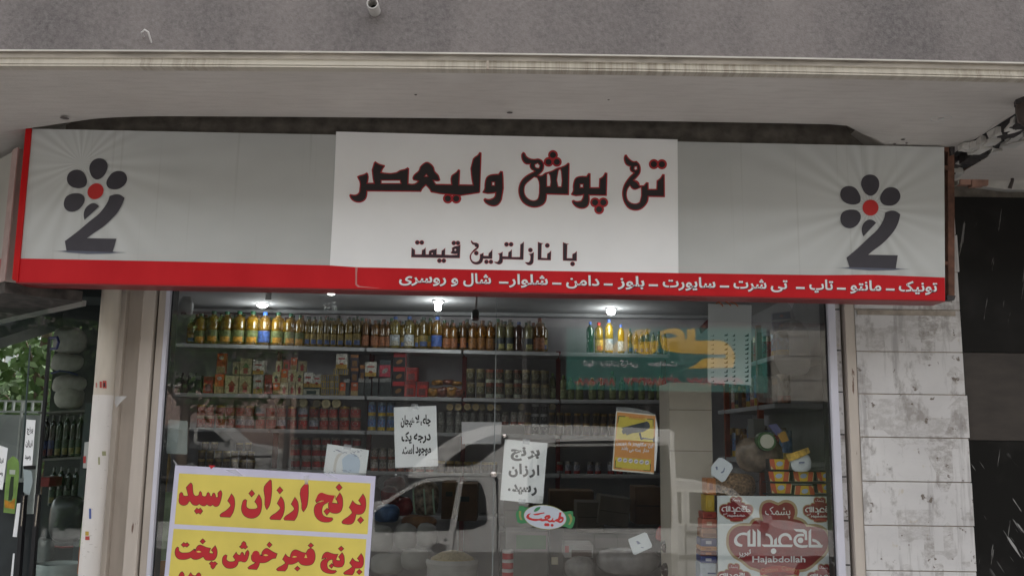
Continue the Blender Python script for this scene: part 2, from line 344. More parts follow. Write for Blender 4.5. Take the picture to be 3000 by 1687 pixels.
def shade_cove(mb):  # upward slot added above the sign to darken the soffit; inside coloured dark
    xa_, xb_ = PZ(150, 385, SOF).x, PZ(2530, 425, SOF).x; xv = [-8, xa_ - .4] + [xa_ - .4 + (xb_ + .08 - xa_ + .4) * i / 40 for i in range(1, 41)] + [XR]; yv = [-.87 + .015 * j for j in range(27)] + [-.46, -.2, .0, .35]
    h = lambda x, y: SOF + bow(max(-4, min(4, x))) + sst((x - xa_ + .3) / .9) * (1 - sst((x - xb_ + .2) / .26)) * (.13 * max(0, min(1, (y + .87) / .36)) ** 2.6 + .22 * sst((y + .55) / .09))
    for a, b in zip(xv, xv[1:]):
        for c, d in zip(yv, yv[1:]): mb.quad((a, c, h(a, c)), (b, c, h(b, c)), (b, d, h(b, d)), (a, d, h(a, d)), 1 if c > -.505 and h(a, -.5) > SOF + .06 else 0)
    mb.box(-2.1, 1.9, -.372, -.36, SOF - .2, SOF + .4, 1)
XR = PZ(2812, 430, SOF).x                                            # broken right end of this soffit
mb = MB(); strip(FY + .03, z - .001, -.87, z, mb, 0, -8, XR, 20); shade_cove(mb); mb.quad((XR + .16, FY + .03, z - .02), (9, FY + .03, z - .02), (9, .35, z - .03), (XR + .16, .35, z - .03), 0)
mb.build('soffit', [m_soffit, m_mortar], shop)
# torn gap with a dark beam between the two soffits
random.seed(3); mb = MB(); n = 16; ys = [FY + .35 + (1.25 - .1) * i / n for i in range(n + 1)]
L = [XR - .012 + random.uniform(-.022, .02) for _ in ys]; Rr = [XR + .125 + random.uniform(-.02, .03) for _ in ys]
for i in range(n): mb.quad((L[i], ys[i], z - .006), (Rr[i], ys[i], z - .034), (Rr[i+1], ys[i+1], z - .034), (L[i+1], ys[i+1], z - .006), 0)
for i in range(n - 1):
    j0, j1 = random.uniform(-.012, .016), random.uniform(-.012, .016); mb.box(XR + .018 + j0, XR + .098 + j1, ys[i] + .002, ys[i+1] + random.uniform(-.02, .0), z - .05 + random.uniform(-.012, .02), z - .004, 1)
for i in range(26):
    a_, b_, s_ = random.uniform(-.03, .15), random.uniform(FY + .35, -.05), random.uniform(.008, .028); mb.hexa([Vector((XR + a_, b_, z - .03)) + Vector((s_ * u_ * random.uniform(.5, 1.3), s_ * v2 * 2 * random.uniform(.5, 1.3), s_ * w2 * random.uniform(.4, 1.2))) for w2 in (-1, 1) for u_, v2 in ((-1, -1), (1, -1), (1, 1), (-1, 1))], 2)
for i in range(n): mb.quad((L[i] - .03, ys[i], z - .004), (L[i], ys[i], z - .012), (L[i+1], ys[i+1], z - .012), (L[i+1] - .03, ys[i+1], z - .004), 2)
mb.box(XR + .10, XR + .165, FY + .03, FY + .42, z - .035, z + .02, 2)
mb.build('torn_soffit_gap', [m_dark, m_iron, m_plaster], shop, bevel=0)
gt = zs(2900, 575)
mb = MB(); x0, x1 = xs(2500, 0, 900), xs(2829, 0, 1200)              # marble pillar, slab by slab
rows = [zs(2650, y) for y in (1796, 1670, 1538, 1409.5, 1281, 1155, 1031, 908)]
rows = [rows[0] - .21 * k for k in range(5, 0, -1)] + rows + [rows[-1] + .19, rows[-1] + .38, SOF - .002]
mb.box(x0, x1 - .004, -.012, .3, -.2, SOF - .001, 1)
random.seed(5)
for i in range(len(rows) - 1):
    d = random.uniform(-.003, .003); mb.box(x0, x1 + random.uniform(-.006, .004), -.018 + d, -.0115, rows[i] + .0022, rows[i+1] - .0022, 0)
za, zb = zs(2650, 925), zs(2650, 911); mb.box(x0 + .01, x1 - .03, -.0225, -.017, za, zb, 1)
mb.build('marble_pillar', [m_marble, m_joint], shop, bevel=.002)
mb = MB(); x2 = x1 + .006
zl = [-.2, .45, zs(2900, 1290), zs(2900, 1032), gt]
for i in range(4): mb.box(x2, 5.5, .012, .3, zl[i] + .002, zl[i+1] - .002, 1 if i == 2 else 0)
mb.box(x2, 5.5, .02, .29, -.2, gt - .004, 2)
mb.build('black_stone_cladding', [m_blackstone, m_brownstone, m_dark], shop)
random.seed(9)                                                        # broken plaster and bare bricks above the black stone
mb = MB(); mb.box(xs(2760), 9, .05, .3, gt, SOF + .3, 2)
pts = [(2800, 395), (2812, 470), (2806, 540), (2850, 533), (2872, 545), (2930, 552), (2962, 556), (3100, 556), (3100, 380)]
mb.prism([P(x, y, .0) for x, y in pts], (0, .05, 0), 0)
for x0_, y0_, x1_, y1_ in ((2811, 484, 2845, 513), (2850, 478, 2880, 512), (2813, 515, 2846, 541), (2848, 510, 2896, 544), (2885, 486, 2908, 508)):
    mb.prism([P(x0_ + random.uniform(-3, 3), y0_ + random.uniform(-2, 3), -.012), P(x1_ + random.uniform(-2, 3), y0_ + random.uniform(-3, 2), -.012), P(x1_ + random.uniform(-3, 3), y1_, -.012), P(x0_, y1_ + random.uniform(-2, 3), -.012)], (0, .04, 0), 1)
mb.build('broken_plaster', [m_plaster, m_brick, m_mortar], shop, bevel=.003)
# shop-front frames, left to right
mb = MB(); B = -.2; T = 2.70
a, b, c = xs(335), xs(392), xs(432)
ya = -.03
fx = lambda px: P(px, 1260, 0).x
xl = [P(x, 1260, ya).x for x in (318, 388, 427)]
mb.box(xl[0], xl[1], .03, .16, B, T, 0); mb.box(xl[1] + .002, xl[2], ya, .16, B, T, 1); mb.box(xl[0] - .005, xl[0] + .03, -.012, .159, B, T, 0)
mb.build('door_jamb', [m_beige, m_chipped], shop, bevel=.004)
mb = MB(); q = [P(x, 1260, -.01).x for x in (427, 437, 460, 473, 478)]
mb.box(q[0], q[1], .02, .1, B, T, 2); mb.box(q[1], q[2], -.006, .1, B, T, 0); mb.box(q[2] + .001, q[3], -.022, .1, B, T, 1); mb.box(q[3], q[4], .004, .08, B, T, 2)
WX0 = q[4]
q = [P(x, 1260, -.01).x for x in (2431.5, 2437, 2459, 2479, 2486)]
mb.box(q[0], q[1], .004, .08, B, T, 2); mb.box(q[1], q[2], -.022, .1, B, T, 1); mb.box(q[2] + .001, q[3] + .004, .02, .1, B, T, 3); mb.box(q[3] + .004, q[4] + .006, .06, .11, B, T, 2)
WX1 = q[0]
for zz_ in [zs(2470, y) for y in (905, 1025, 1147, 1272, 1396, 1525, 1655)]: mb.box(q[2] + .002, q[3] + .003, .017, .03, zz_ - .003, zz_ + .003, 2)
mb.box(q[4] + .006, x0 - .001, -.012, .1, B, T, 4)
mb.box(WX0, WX1, -.02, .1, 2.62, T, 1); mb.box(WX0, WX1, -.02, .1, B, .32, 1)
mb.build('window_frame', [m_beige, m_alu, m_gasket, m_marble, m_chipped], shop, bevel=.002)
JX = P(1450, 1200, 0).x
mb = MB().box(WX0 + .001, JX - .002, 0, .008, .32, 2.62); mb.build('window_pane', m_glass, shop)
mb = MB().box(JX + .002, WX1 - .001, 0, .008, .32, 2.62); mb.build('window_pane', m_glass, shop)
m_jointfill = M('pane_joint', (.20, .22, .22), .3)
MB().box(JX - .002, JX + .002, -.0005, .0085, .32, 2.62).build('pane_joint', m_jointfill, shop)
k = P(1446, 1388, -.02)
m_chrome = M('worn_chrome', (.62, .56, .52), .22, .15, 20, metal=1.0)
MB().lathe(k, [(.004, -.03), (.013, -.027), (.0165, -.02), (.0165, -.008), (.012, -.004), (.012, .019)], 20, ax='Y').build('lock_knob', m_chrome, shop, sm=True)
k2 = P(1478, 1276, -.02)
MB().lathe(k2, [(.003, -.016), (.008, -.014), (.01, -.008), (.01, .019)], 16, ax='Y').build('glass_clip', m_chrome, shop, sm=True)
# interior shell
CZ = 2.83
mb = MB(); mb.quad((-3.6, .1, CZ), (2.4, .1, CZ), (2.4, 5.0, CZ), (-3.6, 5.0, CZ)); mb.box(-3.55, 2.4, .1, .14, 2.7, CZ + .02)
mb.box(-3.5, 1.95, 4.66, 4.75, CZ - .035, CZ - .003)
mb.build('shop_ceiling', m_ceil, shop)
mb = MB(); mb.quad((-3.6, 4.8, -.2), (2.4, 4.8, -.2), (2.4, 4.8, CZ), (-3.6, 4.8, CZ)); mb.quad((2.4, .12, -.2), (2.4, 4.8, -.2), (2.4, 4.8, CZ), (2.4, .12, CZ))
LW = [P(265, 1250, 1.9), P(140, 1250, 1.9)]
MB().box(LW[1].x, LW[0].x + .5, 1.9, 1.95, -.2, CZ).build('dark_partition', M('dark_partition_board', (.035, .038, .038), .7, .3, 4), shop)
mb.hexa([(LW[0].x + .45, 1.951, -.2), (LW[0].x + .5, 1.951, -.2), (-3.55, 4.79, -.2), (-3.6, 4.79, -.2), (LW[0].x + .45, 1.951, CZ), (LW[0].x + .5, 1.951, CZ), (-3.55, 4.79, CZ), (-3.6, 4.79, CZ)])
mb.build('shop_inner_wall', m_inwall, shop)
MB().box(-3.6, 2.4, .12, 4.8, -.22, -.15).build('shop_floor', M('shop_floor_tile', (.22, .2, .18), .4, .1, 3), shop)
cab = thing('tall_cabinet', 'tall plain beige cabinet standing behind the right pane', 'cabinet', tuple(P(2025, 1120, .6)))
mb = MB(); cx0, cx1 = P(1962, 1250, .6).x, P(2086, 1250, .6).x
ct = zs(1975, 1120, .6); mb.box(cx0, cx1, .6, .95, -.15, ct)
for y in (1200, 1320): zz_ = zs(2000, y, .6); mb.box(cx0 - .0005, cx1 + .0005, 0.5985, .61, zz_ - .002, zz_ + .002, 1)
mb.build('body', [m_tilecol, m_joint], cab)
# roller-shutter box and ceiling stub over the side door, seen through the left glazing
mb = MB(); mb.box(-5.0, P(345, 1200, 0).x, .14, .45, zs(150, 868, .14), 2.75, 0)
mb.hexa([tuple(P(-70, 1012, 1.2)), tuple(P(128, 950, 1.2)), tuple(P(128, 950, 1.2) + Vector((0, .25, 0))), tuple(P(-70, 1012, 1.2) + Vector((0, .25, 0))),
         tuple(P(-70, 880, 1.2)), tuple(P(128, 860, 1.2)), tuple(P(128, 860, 1.2) + Vector((0, .25, 0))), tuple(P(-70, 880, 1.2) + Vector((0, .25, 0)))], 0)
mb.build('shutter_box', [M('dark_shutter_steel', (.055, .06, .064), .55, .2, 5), m_iron], shop)
# vent pipe stub in the upper wall
vp = P(1097, 30, FY + .0); 
mb = MB(); mb.lathe((vp.x, FY + .02, vp.z), [(.0215, 0), (.0215, -.075), (.0175, -.075), (.0175, -.01), (.001, -.01)], 22, ax='Y', cap=False); mb.build('vent_pipe', M('grey_pvc', (.42, .40, .38), .5, .1, 30), shop, sm=True)
MB().lathe((vp.x, FY - .005, vp.z), [(.0172, 0), (.0001, -.0)], 18, ax='Y', cap=False).build('vent_hole', m_dark, shop)
hk = P(432, 104, FY); mb = MB(); mb.tube([(hk.x - .02, FY + .02, hk.z - .002), (hk.x - .014, FY - .02, hk.z + .002), (hk.x + .0, FY - .028, hk.z + .009), (hk.x + .01, FY - .02, hk.z + .004), (hk.x + .012, FY + .02, hk.z - .028)], .0035, 6)
mb.build('bent_wire', M('light_wire', (.55, .53, .52), .5), shop, sm=True)
sp_ = PZ(2757, 342, SOF); mb = MB(); mb.lathe((sp_.x, sp_.y, SOF), [(.048, .004), (.048, -.006), (.04, -.01), (.034, -.006), (.03, -.003)], 24, 0); mb.lathe((sp_.x, sp_.y, SOF), [(.012, .0), (.012, -.012), (.004, -.014)], 12, 0)
mb.build('recessed_spotlight', M('old_white_plastic', (.45, .44, .42), .5, .15, 30), shop, sm=True)
# soffit specks (nail holes)
for x, y, r in ((190, 336, .012), (1493, 328, .008), (1218, 275, .004), (1783, 290, .003), (2645, 402, .006), (2620, 415, .005), (2655, 412, .004)):
    q = PZ(x, y, SOF); MB().lathe((q.x, q.y, SOF - .004 + bow(q.x)), [(r * 1.6, 0), (r * .5, -.002)], 9).build('nail_hole', M('nail_hole_dark', (.1, .085, .08), .9), shop)
# drain pipe beside the door
pc = (P(302, 831, -.1).x + P(357, 831, -.1).x) / 2; pr = (P(357, 831, -.1).x - P(302, 831, -.1).x) / 2
dp = thing('drain_pipe', 'cream plastic drain pipe standing beside the shop window, lower half painted white', 'pipe', (pc, -.1, -.2))
zp = zs(290, 1157, -.15)
g = NB('white_peeling_pipe_paint', .5); v = g.coords(); pe = g.noise(g.coords((2.2, 2.2, .9), loc=(.3, 0, .1)), 5.5, 6, .60, .62); zc = g.sep(g.tc.outputs['Object'])
xm = g.math('LESS_THAN', zc[0], .0); pe = g.math('MULTIPLY', pe, xm); fi = g.noise(g.coords((4, 4, 12)), 10, 5, .68, .71); gr = g.noise(g.coords((2, 2, .6)), 6, 5)
c0 = g.mix(gr, (.60, .56, .53), (.68, .64, .61)); c0 = g.mix(g.math('MULTIPLY', fi, .6), c0, (.23, .19, .17)); g.color(g.mix(pe, c0, (.40, .345, .26))); m_pipew = g.m
MB().lathe((pc, -.1, 0), [(pr, zp), (pr, SOF)], 28, cap=False).build('upper_pipe', M('cream_pipe', (.53, .47, .395), .45, .1, 7, stretch=(3, 3, .5)), dp, sm=True)
MB().lathe((pc, -.1, 0), [(pr + .001, -.2), (pr + .001, zp + .002)], 28, cap=False).build('lower_pipe', m_pipew, dp, sm=True)
mb = MB()
def on_pipe(mb, px0, px1, py0, py1, m=0, d=.0025, n=4):              # a scrap stuck round the pipe
    c = P(0, 0, 0)
    def pt(px, py):
        q = P(px, py, -.1 - pr * .8); dx = max(-.98, min(.98, (q.x - pc) / pr)); return (pc + dx * (pr + d), -.1 - math.sqrt(1 - dx * dx) * (pr + d), q.z)
    for i in range(n):
        a = px0 + (px1 - px0) * i / n; b = px0 + (px1 - px0) * (i + 1) / n; mb.quad(pt(a, py1), pt(b, py1), pt(b, py0), pt(a, py0), m)
m_redink = M('faded_red_ink', (.42, .06, .05), .6); m_blk = M('black_print', (.02, .02, .025), .6); m_scr = M('yellow_scrap', (.45, .3, .05), .6); m_bluesc = M('blue_scrap', (.06, .1, .3), .6); m_green = M('moss_green_scrap', (.3, .3, .17), .8)
SCR = [m_redink, m_scr, m_bluesc, m_blk, m_green]
mb = MB(); on_pipe(mb, 283, 286, 1121, 1135, 0, n=1); mb.build('sticker_scrap', SCR, dp)
mb = MB(); on_pipe(mb, 295, 301, 1117, 1136, 0, n=2); mb.build('sticker_scrap', SCR, dp)
mb = MB(); on_pipe(mb, 303, 312, 1115, 1137, 0, n=2); mb.build('sticker_scrap', SCR, dp)
mb = MB(); on_pipe(mb, 305, 309, 1121, 1133, 3, .0032, n=1); mb.build('sticker_scrap', SCR, dp)
mb = MB(); on_pipe(mb, 253, 263, 1555, 1567, 1); mb.build('sticker_scrap', SCR, dp)
mb = MB(); on_pipe(mb, 253, 265, 1569, 1580, 0); mb.build('sticker_scrap', SCR, dp)
mb = MB(); on_pipe(mb, 264, 270, 1488, 1518, 2); mb.build('sticker_scrap', SCR, dp)
mb = MB(); on_pipe(mb, 289, 293, 1338, 1360, 4, n=2); mb.build('sticker_scrap', SCR, dp)
mb = MB(); on_pipe(mb, 298, 305, 1321, 1334, 4, n=2); mb.build('sticker_scrap', SCR, dp)
MB().prism([P(338, 1160, -.05), P(372, 1160, -.05), P(352, 1180, -.05), P(340, 1194, -.05), P(336, 1180, -.05)], (0, .001, 0)).build('torn_paper', M('torn_white_paper', (.62, .61, .6), .8, .06, 20), dp)
# ------------------------------------------------------------------ the big sign
SY = -.5
sign = thing('shop_sign', 'long white and red shop sign with flower logos under the overhang', 'sign', tuple(P(1420, 860, SY)))
lc, rc = P(238, 478, SY), P(2550, 608, SY)
g = NB('printed_grey_vinyl', .38); g.b.inputs['Specular IOR Level'].default_value = .35
ob = g.sep(g.tc.outputs['Object']); org = P(1420, 860, SY)
def raysat(c):                                                       # printed pale rays round each logo
    dx = g.math('SUBTRACT', ob[0], c.x - org.x); dz = g.math('SUBTRACT', ob[2], c.z - org.z)
    an = g.math('ARCTAN2', dz, dx); r = g.math('SQRT', g.math('ADD', g.math('MULTIPLY', dx, dx), g.math('MULTIPLY', dz, dz)))
    s1 = g.math('SINE', g.math('MULTIPLY', an, 22.0)); s2 = g.math('SINE', g.math('ADD', g.math('MULTIPLY', an, 29.0), 1.0))
    q = g.math('ADD', g.math('MULTIPLY', s1, .25), g.math('ADD', g.math('MULTIPLY', s2, .2), .55))
    n = g.t.nodes.new('ShaderNodeMapRange'); n.inputs[1].default_value = .05; n.inputs[2].default_value = .75; n.inputs[3].default_value = 1; n.inputs[4].default_value = 0
    g.t.links.new(r, n.inputs[0]); return g.math('MULTIPLY', q, n.outputs[0])
rr = g.math('ADD', raysat(lc), raysat(rc)); stn = g.noise(g.coords((34, 1, .5)), 1.0, 3, .6, .75)
base = g.mix(g.noise(g.coords((1.2, 1, 2.0)), 1.3, 3), (.43, .435, .42), (.51, .515, .50)); base = g.mix(g.math('MULTIPLY', rr, .62), base, (.66, .675, .665))
g.color(g.mix(g.math('MULTIPLY', stn, .34), base, (.22, .2, .17))); m_signgrey = g.m
g = NB('white_vinyl_banner', .45); n1 = g.noise(g.coords((1, 1, 1)), 2.5, 4)
g.bump(g.noise(g.coords((1, 1, .3)), 3, 2), .12, .02); g.color(g.mix(n1, (.80, .795, .79), (.86, .855, .85))); m_signwhite = g.m
g = NB('red_vinyl', .45); g.b.inputs['Specular IOR Level'].default_value = .15; n1 = g.noise(g.coords((2, 1, 1)), 2.5, 4); g.color(g.mix(n1, (.50, .010, .016), (.58, .016, .022))); m_red = g.m
m_reddeep = M('red_edge_profile', (.48, .008, .010), .45, .1, 5, spec=.15); m_glyphred = M('red_letter_edge', (.42, .022, .03), .5); m_glyphblk = M('black_letter_vinyl', (.022, .017, .018), .45, .1, 30)
m_glyphblk2 = M('plum_black_letter_vinyl', (.028, .012, .02), .45); m_logoblk = M('charcoal_logo', (.045, .04, .05), .5, .08, 20); m_logored = M('red_logo_dot', (.50, .022, .022), .45)
m_txtwhite = M('white_letter_vinyl', (.74, .74, .75), .5); m_txtdark = M('maroon_letter_shade', (.12, .01, .02), .6); m_blur = M('printed_grey_shade', (.40, .42, .46), .5)
TLc, TRc, BRc, BLc = (80, 377.5), (2766, 431), (2769, 880), (47, 826)
sg = lambda q, y=SY: P(q[0], q[1], y)
mb = MB(); A = [sg(TLc), sg(TRc), sg(BRc), sg(BLc)]; mb.prism(A, (0, .13, 0), 0)
mb.build('sign_box', [m_signgrey], sign)
mb = MB(); mb.flat([[(47.5, 757), (560, 767), (966, 777.5), (1048, 783), (1400, 790), (1720, 795.5), (2000, 800), (2400, 806), (2560, 805), (2768, 813), (2769, 880), (47, 826)]], SY - .0026); mb.build('red_band', m_red, sign)
mb = MB(); mb.flat([[(1041, 782), (1048, 784), (1046, 800), (1046, 832), (1054, 838), (1120, 845), (1048, 841), (1041, 834), (1041, 800)]], SY - .0031); mb.build('band_seam', M('pale_seam', (.50, .18, .17), .5), sign)
mb = MB(); mb.prism([P(47, 826, SY), P(2769, 880, SY), P(2769, 884, SY), P(47, 830, SY)], (0, .13, 0)); mb.build('sign_lip', M('dark_red_lip', (.22, .02, .022), .4), sign)
mb = MB(); mb.prism([P(75, 375, SY - .008), P(92, 376, SY - .008), P(52, 826, SY - .008), P(35, 818, SY - .008)], (0, .10, 0)); mb.build('red_edge', m_reddeep, sign, bevel=.003)
mb = MB(); mb.flat([[(985, 386), (1400, 397), (1985, 409), (1988, 800.5), (1720, 796.5), (1400, 791), (1048, 784), (966, 778.5), (976, 600)]], SY - .0022); mb.build('centre_banner', m_signwhite, sign)
# logos
LOGO = [[(375,215),(400,140),(450,105),(500,98),(555,112),(605,165),(617,225),(600,300),(560,355),(500,382),(440,355),(395,290)],
        [(98,360),(115,295),(165,258),(230,250),(295,275),(345,340),(370,420),(355,470),(310,492),(240,495),(150,460),(110,410)],
        [(628,415),(650,345),(700,285),(775,265),(845,285),(890,345),(897,395),(870,455),(815,500),(740,512),(665,490),(635,450)],
        [(100,680),(120,610),(180,572),(250,562),(320,575),(360,610),(372,665),(350,730),(300,785),(235,810),(160,795),(110,740)],
        [(405,918),(385,855),(390,780),(430,720),(490,693),(540,708),(575,738)]]
TWO = [(695,600),(760,578),(830,582),(895,625),(880,700),(840,800),(760,910),(650,1020),(530,1110),(470,1160),(862,1168),(835,1345),(220,1325),(182,1198),(330,1075),(470,940),(590,830),(650,740),(685,660)]
def logo(shift, lab, fn):
    T = lambda pts: tr((2440, 490), 4.529, pts); F = lambda x, y, Y: fn(P(x, y, Y))
    mb = MB()
    for p_ in LOGO: mb.flat([T(smooth(p_))], SY - .003, 0, F)
    part(mb.build('logo_petal', m_logoblk, sign), lab + ' flower petals')
    MB().flat([T(circ(500, 537, 106, 30))], SY - .003, 0, F).build('logo_dot', m_logored, sign)
    MB().flat([T(smooth(TWO, 3, 40))], SY - .0032, 0, F).build('logo_numeral', m_logoblk, sign)
    for k, (q, al) in enumerate(((150, .25), (80, .5), (20, .9))):
        mb = MB().flat([T([(180 - q, 1332), (250, 1322), (830, 1338), (880 + q, 1350), (800, 1366 - k), (500, 1375 - 4 * k), (250, 1352 - k)])], SY - .0024 - .0002 * k, 0, F)
        mb.build('logo_underline', M('printed_shade_%d' % k, ((.36, .37, .38), (.22, .23, .27), (.10, .11, .15))[k], .5), sign)
logo(None, 'right', lambda p: p)
dl = P(160 + 550 / 4.529, 440 + 547 / 4.529, SY) - P(2440 + 500 / 4.529, 490 + 537 / 4.529, SY)
logo(None, 'left', lambda p: p + dl)
# main title: traced outlines; A,B,C = three zooms of the photo
def A_(p): return tr((1000, 420), 5.152, p)
def B_(p): return tr((1480, 420), 5.051, p)
def C_(p): return tr((1160, 680), 4.6, p)
def lett(polys, dots, T, d, name, wid, dr=.62, red=m_glyphred, blk=m_glyphblk, ms=3):
    rb, bb, sh = MB(), MB(), MB(); k = 0
    for loops in polys:
        outer = T(smooth(loops[0], ms, 50)); holes = [T(smooth(h, 2, 50)) for h in loops[1:]]
        if area(outer) < 0: outer = outer[::-1]
        y = SY - .0036 - .00003 * k; k += 1
        rb.flat([outer] + holes, y); bb.flat([offset(outer, -d)] + [offset(h, d * .8) for h in holes], y - .0012)
        sh.flat([[(x + 5, yy + 11) for x, yy in outer]], SY - .0026 - .00002 * k)
    for x, y0, r in dots:
        c = T(circ(x, y0, r, 22)); rb.flat([c], SY - .0036 - .00003 * k); bb.flat([T(circ(x, y0, r * dr, 22))], SY - .0048 - .00003 * k); k += 1
    part(bb.build('lettering', blk, sign), wid); rb.build('letter_edge', red, sign)
    return sh
s1 = [[(235,505),(255,490),(340,465),(385,438),(405,460),(400,595),(485,595),(490,290),(512,270),(540,290),(590,315),(655,330),(660,350),(630,390),(610,435),(830,437),(880,405),(960,385),(1000,362),(1025,380),(1015,605),(1110,605),(1150,575),(1085,560),(1072,530),(1090,480),(1165,410),(1185,355),(1235,305),(1290,280),(1350,305),(1400,365),(1415,420),(1470,480),(1495,560),(1470,575),(1400,570),(1430,612),(1655,615),(1658,490),(1685,465),(1730,435),(1765,390),(1795,405),(1785,620),(1980,622),(1983,235),(2010,205),(2050,180),(2085,130),(2118,145),(2095,745),(2075,755),(1350,742),(1330,700),(1275,640),(1220,700),(1205,735),(395,728),(390,790),(370,845),(320,885),(260,898),(190,880),(135,830),(118,785),(135,765),(180,775),(230,770),(262,740),(270,690),(272,580),(255,545)],
      [(608,565),(880,565),(890,600),(608,600)], [(1283,478),(1300,498),(1266,498)]]
s2 = [[(2170,560),(2190,510),(2230,480),(2290,465),(2370,462),(2400,415),(2440,425),(2425,850),(2400,900),(2350,945),(2290,955),(2220,935),(2160,890),(2143,850),(2165,825),(2210,840),(2260,835),(2310,800),(2320,755),(2140,752),(2125,740),(2155,690),(2160,620)], [(2280,592),(2308,592),(2308,630),(2280,630)]]
lett([s1, s2], [(1608,835,75),(1735,835,75)], A_, 3.4, 'title', 'word in angular black Persian letters edged in red')
u1 = [[(240,160),(265,128),(292,142),(315,185),(360,218),(430,232),(490,225),(545,250),(575,300),(578,350),(560,410),(500,472),(530,475),(590,435),(625,425),(700,400),(765,365),(835,345),(890,320),(930,285),(955,300),(945,770),(620,760),(612,840),(580,900),(520,938),(430,955),(330,930),(250,870),(205,780),(193,690),(215,590),(265,515),(345,455),(425,415),(385,390),(360,345),(362,315),(310,315),(255,265),(238,210)],
      [(285,690),(300,620),(360,560),(430,505),(470,515),(495,570),(500,680),(490,790),(470,830),(410,845),(340,815),(295,755)], [(445,320),(480,302),(508,330),(498,362),(470,362),(447,345)],
      [(622,460),(640,450),(660,480),(662,632),(622,632)], [(792,405),(813,388),(826,420),(828,638),(787,638)]]
u2 = [[(1000,640),(1010,570),(1040,510),(1100,485),(1200,485),(1230,440),(1265,445),(1265,650),(1385,650),(1390,520),(1440,490),(1475,430),(1515,440),(1505,780),(1250,775),(1250,870),(1225,935),(1180,965),(1110,970),(1040,940),(990,880),(985,850),(1010,835),(1060,855),(1120,845),(1145,800),(1150,770),(985,770),(970,755),(1000,700)], [(1115,612),(1148,612),(1148,648),(1115,648)]]
u3 = [[(1755,210),(1770,170),(1800,168),(1820,205),(1855,240),(1900,265),(1945,260),(1985,300),(2008,370),(2000,440),(1960,500),(1915,545),(1975,590),(1995,622),(2050,620),(2085,575),(2125,580),(2125,675),(2235,675),(2240,550),(2290,515),(2325,455),(2362,460),(2365,800),(2125,795),(2115,860),(2080,920),(2000,985),(1915,998),(1830,970),(1765,890),(1735,800),(1730,720),(1750,630),(1800,540),(1860,470),(1895,440),(1860,420),(1840,370),(1845,350),(1790,325),(1760,270)],
      [(1800,770),(1815,680),(1845,635),(1880,672),(1925,690),(1985,668),(2008,660),(2010,780),(1985,870),(1940,890),(1870,880),(1820,840)], [(1918,352),(1945,348),(1950,380),(1930,392),(1914,382)]]
lett([u1, u2, u3], [(707,175,73),(642,277,72),(765,277,72),(1330,875,73),(1452,875,73),(1390,978,73),(1920,618,72),(2200,310,75),(2320,312,75)], B_, 3.4, 'title', 'two words in angular black Persian letters edged in red')
sub = [[[(2250,135),(2300,155),(2335,158),(2310,170),(2305,350),(2375,352),(2378,295),(2410,280),(2438,255),(2438,390),(2250,385)]],
 [[(1912,130),(1960,148),(1990,150),(1965,165),(1960,345),(2035,350),(2038,290),(2070,270),(2092,245),(2088,380),(1910,375)]],
 [[(1785,295),(1830,285),(1860,265),(1855,370),(1850,415),(1815,445),(1770,440),(1735,405),(1790,405),(1808,380),(1808,310)]],
 [[(1675,165),(1700,150),(1725,125),(1718,372),(1440,365),(1438,405),(1410,432),(1375,435),(1320,400),(1370,400),(1390,370),(1390,300),(1370,290),(1410,280),(1440,262),(1437,325),(1510,328),(1515,270),(1540,255),(1563,230),(1562,335),(1670,335)]],
 [[(1250,285),(1275,262),(1300,228),(1298,360),(1175,360),(1165,400),(1130,430),(1080,438),(1030,420),(1000,375),(993,320),(1020,270),(1060,225),(1090,205),(1065,195),(1058,175),(1030,165),(1008,125),(1018,108),(1045,140),(1085,142),(1115,160),(1118,200),(1090,235),(1050,265),(1020,300),(1012,340),(1030,385),(1075,402),(1115,385),(1130,350),(1130,300),(1155,290),(1180,275),(1182,318),(1245,320)]],
 [[(840,182),(870,165),(862,352),(205,340),(210,205),(258,240),(258,300),(345,300),(350,240),(375,232),(400,205),(402,300),(440,300),(445,255),(490,235),(530,230),(550,218),(548,300),(612,303),(615,248),(640,235),(665,210),(662,305),(740,308),(825,303),(825,295),(750,290),(735,275),(755,255),(752,215),(790,190)], [(800,226),(815,240),(800,254),(785,240)], [(480,285),(492,280),(498,296),(482,297)]]]
for a_, d_ in ((sub[:1], [(2380,428,32)]), (sub[1:5], [(2040,180,32),(1812,242,31),(1490,165,31),(1552,165,31),(1083,283,31),(1220,400,30),(1280,400,30)]), (sub[5:], [(780,147,31),(835,147,31),(288,140,31),(348,140,31),(585,385,31),(645,385,31)])): lett(a_, d_, C_, 1.15, 'sub', 'smaller word of plum black Persian letters', .78, m_glyphred, m_glyphblk2, 2)
